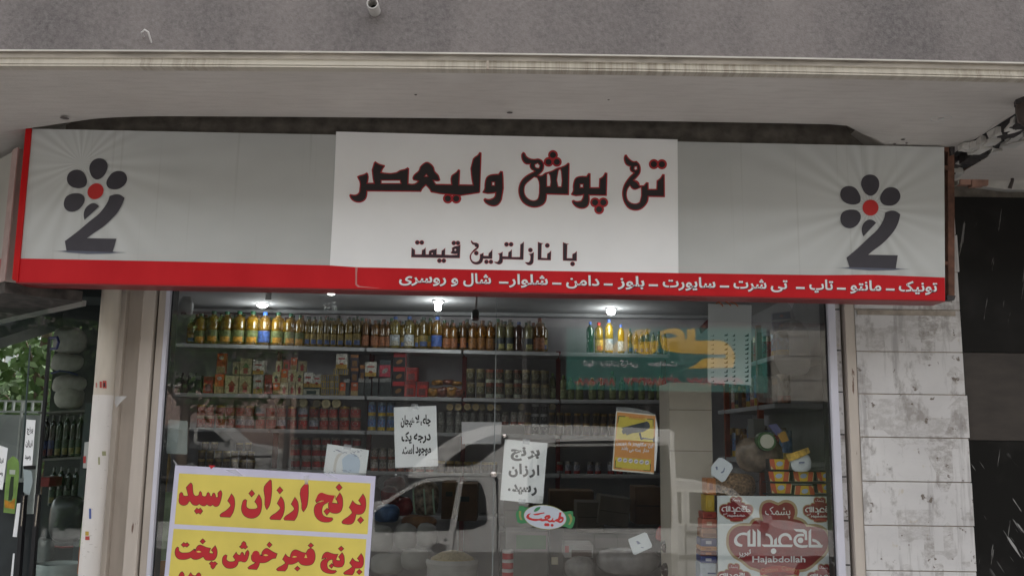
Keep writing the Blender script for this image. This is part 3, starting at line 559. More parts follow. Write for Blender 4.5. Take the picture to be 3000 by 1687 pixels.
# words on the red band
def bl(x): return 826 + (x - 1169) * .0178
wd = [('روسری',1169,1307),('و',1321,1342),('شال',1357,1438.5),('شلوار',1491,1605),('دامن',1658.5,1756),('بلوز',1809,1888),('ساپورت',1941.5,2096),('شرت',2149,2245.5),('تی',2258,2307),('تاپ',2371,2441),('مانتو',2491,2582),('تونیک',2633,2746)]
for t, x0, x1 in wd:
    a, b = MB(), MB(); word(a, t, x0, x1, bl(x0), 40, SY - .0045, .0178, bold=.024); word(b, t, x0 + 1.6, x1 + 1.6, bl(x0) + 2.0, 40, SY - .0032, .0178, bold=.028); part(a.build('band_lettering', m_txtwhite, sign), 'white clothing word'); b.build('band_letter_shade', m_txtdark, sign)
for x0, x1 in ((1462,1489.5),(1618,1644.5),(1769,1794.7),(1900.7,1927.5),(2109,2136),(2332,2357.4),(2452,2478),(2595.5,2621)):
    a, b = MB(), MB(); y = bl(x0) - 6.5; q = [(x0, y), (x1, y + .5), (x1, y + 6.2), (x0, y + 5.7)]; a.flat([q], SY - .0045); b.flat([[(x + 1.5, yy + 2) for x, yy in q]], SY - .0032); a.build('band_dash', m_txtwhite, sign); b.build('band_letter_shade', m_txtdark, sign)
# rusty bracket at the right end of the sign
br = thing('sign_bracket', 'rusty angle-iron frame at the right end of the sign', 'bracket', tuple(P(2780, 880, SY + .05)))
mb = MB(); y0 = SY + .02; mb.prism([P(2777, 432, y0), P(2796, 432, y0), P(2797, 872, y0), P(2779, 872, y0)], (0, .04, 0), 0); mb.build('upright', m_rust, br, bevel=.002)
MB().prism([P(2760, 430, y0 + .002), P(2778, 430, y0 + .002), P(2778, 445, y0 + .002), P(2760, 444, y0 + .002)], (0, .3, 0)).build('top_arm', m_rust, br)
MB().prism([P(2760, 485, y0 + .002), P(2778, 486, y0 + .002), P(2778, 499, y0 + .002), P(2760, 499, y0 + .002)], (0, .3, 0)).build('middle_arm', m_rust, br)
MB().prism([P(2762, 764, y0 + .002), P(2778, 766, y0 + .002), P(2778, 776, y0 + .002), P(2762, 774, y0 + .002)], (0, .3, 0)).build('lower_arm', m_rust, br)
MB().prism([P(2775, 864, y0 - .01), P(2800, 866, y0 - .01), P(2796, 879, y0 - .01), P(2776, 878, y0 - .01)], (0, .05, 0)).build('foot_plate', m_iron, br)
MB().prism([P(2783, 432, y0 - .01), P(2797, 430, y0 - .01), P(2797, 452, y0 - .01), P(2785, 456, y0 - .01)], (0, .05, 0)).build('clamp', m_iron, br)
# second sign on the other side of the corner
c0 = P(57, 430, SY); e0 = PZ(0, 462, c0.z); dv = Vector((e0.x - c0.x, e0.y - c0.y, 0)).normalized(); LEN = 2.6
bz = zs(33, 822, SY)
ss = thing('side_sign', 'side street sign with faded red frame around the corner from the main sign', 'sign', (c0.x, c0.y, bz))
c1 = Vector((c0.x - .02, c0.y + .03, 0)); nrm = Vector((dv.y, -dv.x, 0)); nrm = nrm if nrm.x < 0 else -nrm
def side(u, z, d=0): return c1 + dv * u + Vector((0, 0, z)) + nrm * d
H = c0.z - bz
g = M('side_sign_vinyl', (.36, .345, .31), .45, .12, 3)
MB().prism([side(0, bz), side(LEN, bz), side(LEN, bz + H), side(0, bz + H)], -nrm * .12).build('sign_box', g, ss)
m_fade = M('faded_red_frame', (.33, .06, .055), .6, .35, 14); m_fadew = M('worn_pink_vinyl', (.36, .25, .23), .6, .2, 10)
MB().prism([side(-.02, bz, .004), side(.05, bz, .004), side(.05, bz + H, .004), side(-.02, bz + H, .004)], nrm * .006).build('frame_post', m_fadew, ss)
MB().prism([side(.05, bz, .004), side(LEN, bz, .004), side(LEN, bz + .11, .004), side(.05, bz + .11, .004)], nrm * .004).build('red_band', m_fade, ss)
mb = MB()
for u, v_, ru, rv in ((.42, .50, .07, .085), (.30, .43, .075, .06), (.54, .43, .075, .06), (.30, .32, .075, .06)): mb.fill([[side(u + x, bz + v_ + y, .003) for x, y in circ(0, 0, ru, 14, rv)]])
mb.build('logo_petal', m_logoblk, ss); MB().fill([[side(.42 + x, bz + .37 + y, .0035) for x, y in circ(0, 0, .045, 14)]]).build('logo_dot', M('orange_logo_dot', (.4, .12, .05), .5), ss)
mb = MB(); q = [P(52, 830, SY), P(70, 828, SY), P(90, 836, SY)]
mb.hexa([side(.0, bz - .05, .0), side(1.6, bz - .05, 0), side(1.6, bz - .05, -.34), side(.0, bz - .05, -.34), side(0, bz - .002, 0), side(1.6, bz - .002, 0), side(1.6, bz - .002, -.34), side(0, bz - .002, -.34)], 0)
mb.build('underside_tray', M('grimy_dark_tray', (.06, .05, .045), .8, .6, 18), ss)
MB().prism([side(0, bz - .07, -.34), side(1.8, bz - .07, -.34), side(1.8, bz - .045, -.34), side(0, bz - .045, -.34)], -nrm * .02).build('tray_edge', M('pale_tray_edge', (.25, .24, .22), .6), ss)
# black fixture and cable at the upper right edge
hx = thing('junction_box', 'dark brown box hanging below the overhang at the right edge', 'box', tuple(PZ(2990, 300, SOF)))
mb = MB(); q = PZ(3018, 285, SOF); mb.lathe((q.x, q.y, SOF - .115), [(.03, 0), (.05, .02), (.056, .06), (.054, .10), (.045, .114)], 10); mb.build('casing', M('dark_brown_plastic', (.05, .035, .03), .55, .3, 10), hx, sm=True)
MB().lathe((q.x, q.y, SOF - .03), [(.058, 0), (.058, .028)], 10).build('rim', m_iron, hx)
cb = thing('loose_cable', 'dark loose cable hanging in front of the broken plaster', 'cable', tuple(P(2965, 540, -.03)))
MB().tube([P(3010, 415, -.02), P(2985, 425, -.04), P(2974, 445, -.05), P(2966, 490, -.04), P(2966, 530, -.04), P(2958, 552, -.03)], [.012, .012, .013, .008, .008, .01], 7).build('strand', M('cable_sheath', (.05, .04, .035), .7, .4, 30), cb, sm=True)
# ------------------------------------------------------------------ posters and papers on the window
m_paper = M('white_paper', (.86, .87, .88), .6, .05, 6, bump=.3); m_ink = M('black_ink', (.02, .02, .022), .6); m_greyink = M('faded_grey_ink', (.085, .085, .09), .6)
OUT, INN = -.004, .014                                               # just outside / just inside the pane
def paper(name, label, cat, quad, Y, mat=None, th=.0015):
    o = thing(name, label, cat, tuple(P(*quad[-1], Y)))
    if len(quad) != 4: MB().prism([P(x, y, Y) for x, y in quad], (0, th, 0)).build('sheet', mat or m_paper, o); return o
    mb = MB(); A, B, C, D = [P(x, y, Y) for x, y in quad]; n = 8; k = random.Random(len(label)).choice((0, 1)); am = .018 if Y > 0 and cat == 'note' else 0
    def g_(u, v_):                                                    # lower corner curls off the glass
        p = (A * (1 - u) + B * u) * (1 - v_) + (D * (1 - u) + C * u) * v_; c = max(0, v_ - .8) * 5 * max(0, (1 - u if k else u) - .55) / .45; return p + Vector((0, am * c * c, 0))
    gv = [[g_(i / n, j / n) for i in range(n + 1)] for j in range(n + 1)]; off = Vector((0, th, 0))
    for j in range(n):
        for i in range(n): q = [gv[j][i], gv[j][i+1], gv[j+1][i+1], gv[j+1][i]]; mb.quad(*q); mb.quad(*[p + off for p in q][::-1])
    rim = [gv[0][i] for i in range(n + 1)] + [gv[j][n] for j in range(1, n + 1)] + [gv[n][i] for i in range(n - 1, -1, -1)] + [gv[j][0] for j in range(n - 1, 0, -1)]
    for a, b in zip(rim, rim[1:] + rim[:1]): mb.quad(a, b, b + off, a + off)
    mb.build('sheet', mat or m_paper, o); return o
# yellow rice poster
m_posterw = M('lilac_white_poster', (.61, .59, .73), .45, .04, 7, bump=.35); m_yel = M('poster_yellow', (.74, .60, .125), .45, .09, 4, bump=.45); m_posred = M('poster_red_letter', (.52, .022, .03), .5); m_posedge = M('letter_dark_edge', (.07, .02, .02), .6)
po = paper('rice_poster', 'large yellow poster with red rice lettering taped low on the window', 'poster', [(513.5, 1361.8), (1100.6, 1394), (1072, 1800), (470, 1800)], OUT - .002, m_posterw)
YP = OUT - .0025
MB().flat([[(524.7, 1385.4), (800, 1399.5), (1085.5, 1415), (1077, 1564), (511, 1534)]], YP).build('yellow_panel', m_yel, po)
MB().flat([[(508.6, 1547.5), (1073.4, 1578), (1060, 1796), (484, 1788)]], YP).build('yellow_panel', m_yel, po)
l1 = [([(365,850),(375,765),(410,735),(440,750),(455,810),(500,825),(580,815),(530,620),(590,550),(635,510),(655,525),(680,660),(700,780),(730,815),(790,820),(830,790),(840,730),(860,712),(885,740),(895,810),(940,832),(985,830),(1010,800),(1025,750),(1050,738),(1075,760),(1085,820),(1130,835),(1145,790),(1160,755),(1190,750),(1212,790),(1220,845),(1255,855),(1280,840),(1275,750),(1310,715),(1340,690),(1360,720),(1355,860),(1330,960),(1290,1040),(1240,1068),(1190,1055),(1150,1020),(1110,1055),(1060,1045),(1015,1010),(970,1050),(900,1045),(835,1000),(790,1035),(720,1035),(660,1000),(625,940),(590,945),(560,1000),(490,1040),(420,1030),(370,990),(355,920)]),
 [(720,1170),(780,1105),(815,1140),(860,1105),(915,1175),(860,1245),(815,1215),(770,1240)],
 [(1505,935),(1595,770),(1650,850),(1672,960),(1660,1100),(1625,1220),(1560,1320),(1335,1308),(1322,1270),(1350,1240),(1460,1170),(1560,1075),(1580,1050),(1560,1000)],
 [(1830,1130),(1850,1000),(1880,925),(1920,900),(1955,925),(1945,1000),(1950,1080),(2000,1120),(2080,1130),(2170,1120),(2215,1095),(2200,1030),(2145,955),(2240,785),(2290,870),(2310,1000),(2300,1120),(2260,1240),(2190,1310),(2080,1345),(1970,1325),(1880,1260)],
 [(2005,760),(2075,682),(2140,765),(2070,838)],
 [(2370,600),(2510,440),(2535,460),(2545,640),(2525,880),(2480,1060),(2430,1135),(2405,1100),(2385,850)]]
l2 = [[(245,790),(325,637),(380,715),(405,830),(400,950),(365,1070),(310,1155),(100,1145),(80,1115),(110,1075),(220,1000),(310,910),(320,890),(295,850)], [(238,495),(305,420),(372,497),(302,572)],
 [(558,805),(640,655),(700,750),(718,860),(710,980),(680,1090),(625,1170),(410,1160),(395,1130),(420,1090),(530,1010),(620,930),(632,905),(605,860)],
 [(775,465),(900,330),(925,350),(940,470),(930,700),(900,870),(835,970),(810,945),(795,800)],
 [(1105,735),(1125,650),(1175,570),(1235,545),(1310,570),(1400,595),(1540,608),(1470,785),(1610,797),(1590,740),(1555,690),(1645,558),(1690,630),(1710,760),(1700,880),(1660,970),(1600,1005),(1520,1010),(1440,985),(1415,960),(1395,900),(1390,830),(1395,765),(1330,790),(1270,840),(1245,920),(1245,1000),(1280,1065),(1350,1100),(1470,1110),(1490,1140),(1450,1185),(1350,1208),(1230,1190),(1130,1120),(1080,1020),(1070,920),(1100,830),(1180,770),(1285,735),(1200,728),(1125,772)],
 [(1290,965),(1360,898),(1425,965),(1355,1050)], [(1560,430),(1630,355),(1695,437),(1625,508)],
 [(2065,725),(2160,580),(2210,670),(2225,780),(2215,900),(2180,985),(2110,1030),(2005,1030),(1985,1130),(1950,1210),(1900,1250),(1710,1238),(1690,1205),(1720,1165),(1830,1090),(1925,1000),(1910,960),(1855,880),(1930,730),(1985,790),(2040,820),(2125,830),(2110,790)], [(2040,1160),(2110,1088),(2175,1163),(2105,1235)]]
l3 = [[(265,620),(285,530),(320,492),(350,510),(355,580),(400,620),(500,630),(600,620),(660,585),(710,545),(735,600),(770,510),(810,460),(845,445),(920,465),(1000,500),(1100,520),(1065,620),(1090,640),(1170,645),(1160,610),(1120,565),(1210,460),(1250,550),(1255,650),(1230,740),(1180,795),(1080,805),(990,795),(930,715),(850,760),(760,785),(680,770),(640,735),(560,770),(440,785),(340,765),(285,710)],
 [(410,440),(470,385),(510,415),(550,388),(600,440),(545,492),(505,470),(465,490)], [(855,360),(920,298),(978,360),(915,418)], [(1070,885),(1125,830),(1165,860),(1205,835),(1262,885),(1215,930),(1205,960),(1155,1010),(1110,960),(1110,925)],
 [(1380,800),(1410,705),(1455,675),(1488,690),(1470,780),(1510,825),(1600,840),(1670,820),(1690,800),(1635,715),(1705,615),(1740,670),(1800,690),(1830,625),(1850,612),(1875,640),(1890,690),(1920,690),(1935,610),(1980,568),(2003,600),(1990,720),(1960,800),(1920,840),(1860,838),(1830,825),(1755,835),(1740,900),(1680,965),(1580,995),(1480,980),(1410,920),(1385,870)],
 [(1785,485),(1835,435),(1840,400),(1887,358),(1935,405),(1935,440),(1975,490),(1920,538),(1880,515),(1835,530)],
 [(2065,740),(2080,650),(2120,590),(2180,575),(2230,595),(2260,650),(2275,690),(2330,700),(2310,640),(2340,580),(2390,535),(2430,525),(2500,560),(2580,610),(2672,650),(2636,754),(2549,770),(2480,815),(2380,860),(2260,860),(2240,930),(2190,1020),(2000,1008),(1982,980),(2020,945),(2120,890),(2170,855),(2100,830),(2070,790)], [(2430,440),(2490,375),(2552,440),(2490,500)],
 [(330,1220),(350,1183),(390,1100),(430,1072),(465,1110),(485,1220),(500,1500),(430,1500),(420,1300),(380,1500),(300,1500)], [(560,1240),(590,1160),(635,1095),(665,1140),(700,1165),(760,1165),(800,1110),(832,1098),(862,1130),(870,1210),(840,1280),(740,1300),(720,1500),(640,1500)]]
l4 = [[(375,600),(440,482),(490,540),(550,560),(555,510),(600,420),(660,385),(740,405),(820,440),(910,460),(925,430),(970,370),(1020,350),(1075,385),(1110,460),(1118,540),(1100,640),(1050,710),(960,740),(860,735),(790,710),(740,640),(660,690),(580,715),(500,712),(480,800),(430,868),(260,862),(235,830),(270,795),(370,740),(440,690),(420,650)], [(958,285),(1020,228),(1080,285),(1018,338)], [(650,815),(712,758),(770,812),(710,868)],
 [(1270,595),(1295,510),(1340,455),(1385,437),(1470,460),(1560,485),(1640,485),(1590,605),(1620,628),(1700,628),(1690,600),(1655,545),(1735,450),(1775,520),(1785,610),(1775,710),(1735,770),(1640,782),(1560,765),(1525,700),(1520,600),(1450,615),(1400,670),(1390,740),(1410,810),(1470,845),(1590,855),(1605,880),(1560,915),(1460,925),(1350,900),(1270,840),(1243,760),(1255,670),(1310,610),(1400,578),(1340,572)], [(1650,360),(1715,302),(1772,360),(1712,415)], [(1440,750),(1495,698),(1545,745),(1490,805)],
 [(2085,580),(2170,472),(2215,550),(2225,640),(2210,740),(2165,795),(2090,803),(2030,805),(2010,890),(1970,958),(1790,945),(1768,915),(1800,885),(1900,825),(1970,770),(1950,735),(1908,685),(1975,575),(2020,630),(2080,655),(2145,660),(2125,630)], [(2068,890),(2130,832),(2190,890),(2125,948)]]
def rice(sets, label):
    e, f = MB(), MB(); k = 0
    for T, L in sets:
        for p_ in L:
            q = T(smooth(p_, 3, 48)); q = q if area(q) > 0 else q[::-1]
            f.flat([offset(q, -.4)], YP - .0008 - .00001 * k); e.flat([offset(q, 1.1)], YP - .0003 - .00001 * k); k += 1
    part(f.build('lettering', m_posred, po), label); e.build('letter_edge', m_posedge, po)
rice([(lambda p: tr((480, 1350), 8.05, p), l1), (lambda p: tr((780, 1370), 7.627, p), l2)], 'upper line of red Persian letters')
rice([(lambda p: tr((480, 1540), 8.05, p), l3), (lambda p: tr((780, 1560), 7.806, p), l4)], 'lower line of red Persian letters')
for T, p_ in ((lambda p: tr((780, 1370), 7.627, p), [(1488,774),(1592,786),(1574,740),(1546,695),(1528,660)]), (lambda p: tr((480, 1540), 8.05, p), [(765,602),(820,582),(885,608),(820,622)]), (lambda p: tr((480, 1540), 8.05, p), [(2345,682),(2400,662),(2465,688),(2400,704)]), (lambda p: tr((780, 1560), 7.806, p), [(592,552),(640,527),(705,545),(640,560)]), (lambda p: tr((780, 1560), 7.806, p), [(872,568),(905,482),(938,568)])):
    MB().flat([T(smooth(p_))], YP - .0014).build('letter_counter', m_yel, po)
MB().flat([[(612, 1362), (631, 1363), (618, 1373)]], YP - .001).build('red_tab', m_posred, po)
m_tape = M('clear_tape', (.75, .76, .8), .15, alpha=.35)
for q in ([(660, 1376), (690, 1374), (712, 1393), (700, 1394)], [(945, 1386), (965, 1388), (990, 1402), (968, 1398)], [(890, 1393), (905, 1392), (902, 1418), (893, 1418)], [(506, 1348), (510, 1347), (522, 1362), (516, 1364)]): MB().flat([q], YP - .002).build('tape', m_tape, po)
# two printed notes, a handwritten sheet
n1 = paper('printed_note', 'white printed note, left of the glass joint, three black Persian lines', 'note', [(1153.5, 1192.5), (1278, 1188), (1283, 1364.5), (1158, 1369.5)], INN)
YN = INN - .0004
def lines(par, L, mat, em, slope, bold, Y, lean=0.0):
    mb = MB()
    for t, x0, x1, b in L: word(mb, t, x0, x1, b, em, Y, slope, bold=bold, lean=lean)
    mb.build('lettering', mat, par)
lines(n1, [('چای', 1232, 1262, 1241), ('لا', 1216, 1229, 1242), ('هیجان', 1174, 1214, 1243), ('درجه', 1212, 1262, 1289), ('یک', 1176, 1206, 1291), ('موجود', 1217, 1263, 1326), ('ا', 1209.5, 1213, 1328), ('ست.', 1178, 1208, 1328)], m_ink, 36, -.02, .04, YN)
n2 = paper('printed_note', 'white printed note, right of the glass joint, three grey Persian lines', 'note', [(1479, 1286), (1604, 1297.5), (1590, 1475.5), (1465, 1463.5)], INN)
lines(n2, [('بر', 1545, 1582, 1333), ('نج', 1496, 1542, 1332), ('ا', 1573, 1580, 1390), ('ر', 1550, 1568, 1388), ('ز', 1531, 1548, 1386), ('ا', 1521, 1529, 1386), ('ن', 1490, 1517, 1386), ('ر', 1556, 1573, 1441), ('سید', 1500, 1556, 1437), ('.', 1488, 1496, 1435)], m_greyink, 38, .04, .05, YN)
n3 = paper('handwritten_sheet', 'white handwritten sheet above the yellow poster corner', 'note', [(959, 1299.5), (1081, 1318), (1071, 1396), (947, 1388)], INN)
m_pen = M('blue_pen', (.16, .18, .28), .6); m_wm = M('pale_watermark', (.60, .69, .80), .7); m_wm2 = M('cream_watermark', (.72, .68, .64), .7)
MB().flat([smooth([(1002, 1345), (1020, 1330), (1045, 1332), (1055, 1350), (1050, 1385), (1005, 1383)])], INN - .0002).build('watermark', m_wm, n3)
MB().flat([smooth([(980, 1350), (992, 1328), (1004, 1326), (990, 1345), (984, 1385), (976, 1380)])], INN - .0002).build('watermark_edge', m_wm2, n3)
random.seed(4); mb = MB()
for x, y, n in ((1062, 1322, 5), (1044, 1330, 3), (1015, 1323, 4), (1000, 1319, 4), (980, 1382, 6), (1030, 1380, 5), (1058, 1336, 3)):
    for k in range(n):
        a = (x - k * 6 + random.uniform(-2, 2), y + random.uniform(-3, 3)); b = (a[0] - random.uniform(3, 8), a[1] + random.uniform(-4, 4)); mb.flat([[a, (a[0], a[1] + 1.6), (b[0], b[1] + 1.4), b]], INN - .0004 - k * 1e-5)
mb.build('handwriting', m_pen, n3)
n4 = paper('blank_sheet', 'blank white sheet behind the glass joint, seen above the printed notes', 'note', [(1352, 1235), (1470, 1236), (1468, 1300), (1354, 1300)], .35, M('dim_white_paper', (.55, .54, .55), .7))
n5 = paper('blank_sheet', 'blank pale sheet at the left edge of the window', 'note', [(482, 1227), (550, 1233), (548, 1330), (478, 1328)], .05, M('grey_green_paper', (.30, .35, .34), .7, .06, 10))
# camera warning poster
m_or = M('poster_orange', (.62, .28, .085), .5, .05, 20); m_wy = M('warning_yellow', (.58, .47, .075), .5, .05, 20); m_wg = M('bracket_green', (.10, .13, .05), .6); m_cam = M('icon_slate', (.035, .045, .055), .5)
T = lambda p: tr((1780, 1180), 6.5875, p)
wp = paper('warning_poster', 'orange and yellow camera warning poster behind the right pane', 'poster', T([(165, 148), (915, 225), (890, 1370), (85, 1300)]), INN, M('poster_border', (.62, .60, .52), .5))
mb = MB(); mb.flat([T([(185, 175), (925, 250), (895, 1340), (110, 1275)])], YN); mb.build('orange_panel', m_or, wp)
mb = MB(); mb.flat([T([(210, 250), (890, 310), (885, 760), (165, 690)])], YN - .0003); mb.flat([T([(150, 1040), (840, 1090), (825, 1305), (135, 1235)])], YN - .0003); mb.build('yellow_panel', m_wy, wp)
for q in ([(205,245),(345,252),(340,270),(225,264),(205,390),(190,385)], [(765,300),(890,308),(886,450),(870,450),(872,325),(765,318)], [(145,1100),(160,1102),(155,1235),(275,1245),(270,1258),(138,1248)], [(820,1170),(835,1172),(830,1312),(690,1302),(692,1288),(815,1296)]): MB().flat([T(q)], YN - .0006).build('corner_bracket', m_wg, wp)

MB().flat([T([(255,480),(760,352),(800,380),(820,440),(810,490),(680,560),(480,580),(370,620),(345,585),(300,605),(270,540),(300,500)])], YN - .0006).flat([T([(600,575),(640,570),(660,660),(870,690),(910,640),(905,770),(875,740),(870,712),(690,695),(650,715),(630,690)])], YN - .0006).build('camera_icon', m_cam, wp)
lines(wp, [('مکان', 1867, 1893, 1305), ('مجهز', 1853, 1873, 1303), ('به', 1841, 1848, 1301), ('دوربین', 1805, 1835, 1300), ('این', 1899, 1914, 1308), ('مدار', 1883, 1901, 1322), ('بسته', 1860, 1877, 1321), ('می', 1843, 1856, 1320), ('باشد', 1820, 1840, 1316)], M('poster_white_letter', (.7, .72, .76), .5), 15, .06, .03, YN - .0006)
mb = MB(); word(mb, 'WARNING', 1842, 1888, 1227, 13, YN - .0006, .07, bold=.01, raw=True); mb.build('heading', M('poster_red_heading', (.5, .14, .06), .5), wp)
mb, mc = MB(), MB()
for i in range(6): c = (235 + i * 105, 1092 + i * 11); mb.flat([T(circ(*c, 42, 16))], YN - .0006); mc.flat([T([(c[0]-25, c[1]+5), (c[0]+25, c[1]-15), (c[0]+25, c[1]), (c[0]-25, c[1]+18)])], YN - .0008)
mb.build('round_icon', M('icon_white', (.62, .6, .62), .5), wp); mc.build('icon_mark', M('icon_purple', (.15, .1, .25), .5), wp)
MB().flat([T([(165, 148), (165, 75), (500, 95), (800, 165), (915, 225)])], YN).build('plastic_sleeve', M('milky_plastic', (.4, .42, .42), .25, alpha=.45), wp)
MB().prism([P(x, y, INN + .004) for x, y in T([(905, 160), (970, 480), (960, 900), (925, 1305), (885, 1300), (915, 225)])], (0, .001, 0)).build('back_sheet', m_paper, wp)
# strips of clear tape holding the notes
for o_, qs in ((n1, ([(1205, 1183), (1225, 1183), (1225, 1199), (1205, 1199)],)), (n2, ([(1532, 1284), (1552, 1286), (1551, 1301), (1531, 1299)], [(1520, 1460), (1540, 1462), (1539, 1476), (1519, 1474)])), (n3, ([(1008, 1300), (1030, 1303), (1028, 1318), (1006, 1315)],))):
    for q in qs: MB().flat([q], INN - .001).build('tape', m_tape, o_)
# oval brand sticker
T = lambda p: tr((1500, 1470), 12.88, p); st = thing('oval_sticker', 'oval white sticker with red Persian word and green wings on the right pane', 'sticker', tuple(P(1600, 1550, OUT)))
def ell(cx, cy, a, b, rot, n=36): return [(cx + a * math.cos(t) * math.cos(rot) - b * math.sin(t) * math.sin(rot), cy + a * math.cos(t) * math.sin(rot) + b * math.sin(t) * math.cos(rot)) for t in [2 * math.pi * i / n for i in range(n)]]
m_sg = M('sticker_green', (.035, .19, .075), .45, .1, 40); m_sgold = M('sticker_gold', (.26, .25, .09), .5); m_swh = M('sticker_white', (.46, .50, .56), .45); m_sred = M('sticker_red', (.48, .03, .03), .45)
MB().flat([T(smooth([(265,150),(450,150),(480,185),(620,200),(620,760),(480,790),(250,780),(190,740),(195,620),(150,540),(150,420),(190,330),(250,300)], 2))], OUT).build('green_wing', m_sg, st); MB().flat([T(smooth([(1900,350),(2060,360),(2100,335),(2300,350),(2310,520),(2380,560),(2370,700),(2330,850),(2260,980),(2150,990),(2020,930),(1850,900)], 2))], OUT).build('green_wing', m_sg, st)
MB().flat([T(ell(1250, 565, 815, 462, .12))], OUT - .0004).build('gold_rim', m_sgold, st)
MB().flat([T(ell(1250, 565, 795, 440, .12))], OUT - .0008).build('oval', m_swh, st)
MB().flat([T(smooth([(530,570),(570,470),(640,430),(720,415),(640,500),(650,560),(760,610),(900,625),(1080,610),(1110,590),(1140,635),(1250,630),(1215,560),(1300,490),(1420,480),(1465,560),(1420,620),(1340,640),(1430,690),(1500,655),(1530,590),(1565,600),(1545,675),(1600,690),(1680,630),(1720,625),(1745,590),(1780,385),(1870,380),(1850,530),(1940,560),(1955,650),(1900,750),(1800,785),(1720,745),(1640,720),(1580,765),(1510,745),(1400,765),(1330,705),(1200,715),(1110,720),(1060,690),(900,712),(740,690),(600,640)], 2)), T([(1800,680),(1840,640),(1890,640),(1860,700),(1800,715)]), T([(1285,590),(1320,570),(1350,585),(1310,610)])], OUT - .0012).flat([T(smooth([(790,450),(1000,415),(1210,380),(1240,420),(1100,445),(860,495)], 2))], OUT - .0012).flat([T(circ(1275, 845, 62, 14))], OUT - .0012).flat([T(circ(1352, 848, 62, 14))], OUT - .00125).flat([T(circ(1515, 868, 56, 14))], OUT - .0012).build('lettering', m_sred, st)
MB().flat([T(smooth([(815,350),(870,250),(960,190),(1080,165),(1040,270),(960,330),(870,360)], 2))], OUT - .0012).build('leaf', m_sg, st)
MB().flat([T(smooth([(265,330),(350,340),(340,450),(350,560),(410,680),(310,660),(260,500)], 2))], OUT - .0003).flat([T(smooth([(2100,470),(2200,440),(2270,560),(2270,700),(2180,850),(2120,840),(2200,650)], 2))], OUT - .0003).build('gold_swirl', m_sgold, st)
# cotton-candy poster
T = lambda p: tr((2120, 1450), 6.1125, p); YC = .12
cp = thing('sweets_poster', 'white poster with dark red cloud-shaped badges in the lower right window', 'poster', tuple(P(2270, 1690, YC)))
MB().prism([P(x, y, YC) for x, y in ((2101.5, 1451), (2470, 1454), (2480, 1800), (2105, 1800))], (0, .003, 0)).build('sheet', M('poster_white', (.58, .62, .62), .4, .03, 8), cp)
m_tan = M('badge_tan', (.36, .26, .14), .4); m_mar = M('badge_maroon', (.20, .008, .012), .3, .25, 14); m_bw = M('badge_white', (.68, .70, .70), .4); m_gold = M('badge_gold_letter', (.42, .22, .09), .5)
BADGE = [(45,800),(60,690),(120,590),(220,520),(360,495),(460,500),(500,440),(570,400),(650,400),(635,320),(640,220),(680,130),(760,85),(850,80),(930,110),(980,128),(1040,95),(1110,78),(1200,95),(1280,150),(1320,240),(1325,330),(1310,385),(1400,410),(1470,460),(1510,515),(1640,510),(1760,540),(1850,610),(1905,700),(1925,800),(1900,960),(1830,1080),(1720,1180),(1600,1290),(1480,1360),(1370,1375),(1340,1450),(1000,1500),(690,1450),(640,1380),(480,1330),(380,1260),(300,1190),(180,1120),(90,1010),(50,900)]
BW = [[[(1522,640),(1568,600),(1568,885),(1780,885),(1765,935),(1522,930)]], [[(1590,775),(1650,790),(1710,830),(1755,886),(1695,886),(1660,845),(1590,822)]],
 [[(1250,600),(1440,605),(1490,640),(1500,800),(1455,800),(1455,700),(1420,660),(1300,645)]], [smooth([(1440,690),(1340,690),(1275,740),(1250,810),(1270,880),(1330,925),(1500,930),(1510,885),(1350,880),(1310,840),(1300,800),(1320,750),(1370,730),(1440,735)])], [circ(1378, 805, 50)],
 [[(680,880),(1240,880),(1225,925),(720,920)]], [smooth([(755,680),(830,700),(880,770),(880,879),(835,879),(835,790),(800,735),(750,715)])], [[(905,800),(955,750),(955,879),(905,879)]], [smooth([(1225,800),(1185,800),(1150,740),(1100,725),(1050,745),(1025,800),(1030,850),(1060,879),(1000,879),(980,840),(980,770),(1020,705),(1090,675),(1170,690),(1215,745)])],
 [[(605,600),(665,660),(665,915),(605,915)]], [[(520,600),(575,660),(575,915),(430,915),(425,650),(478,605),(478,870),(522,870)]], [smooth([(424,670),(340,665),(250,700),(195,770),(190,840),(230,895),(330,920),(340,880),(270,850),(240,800),(260,745),(320,710),(424,720)])], [circ(895, 997, 50)]]
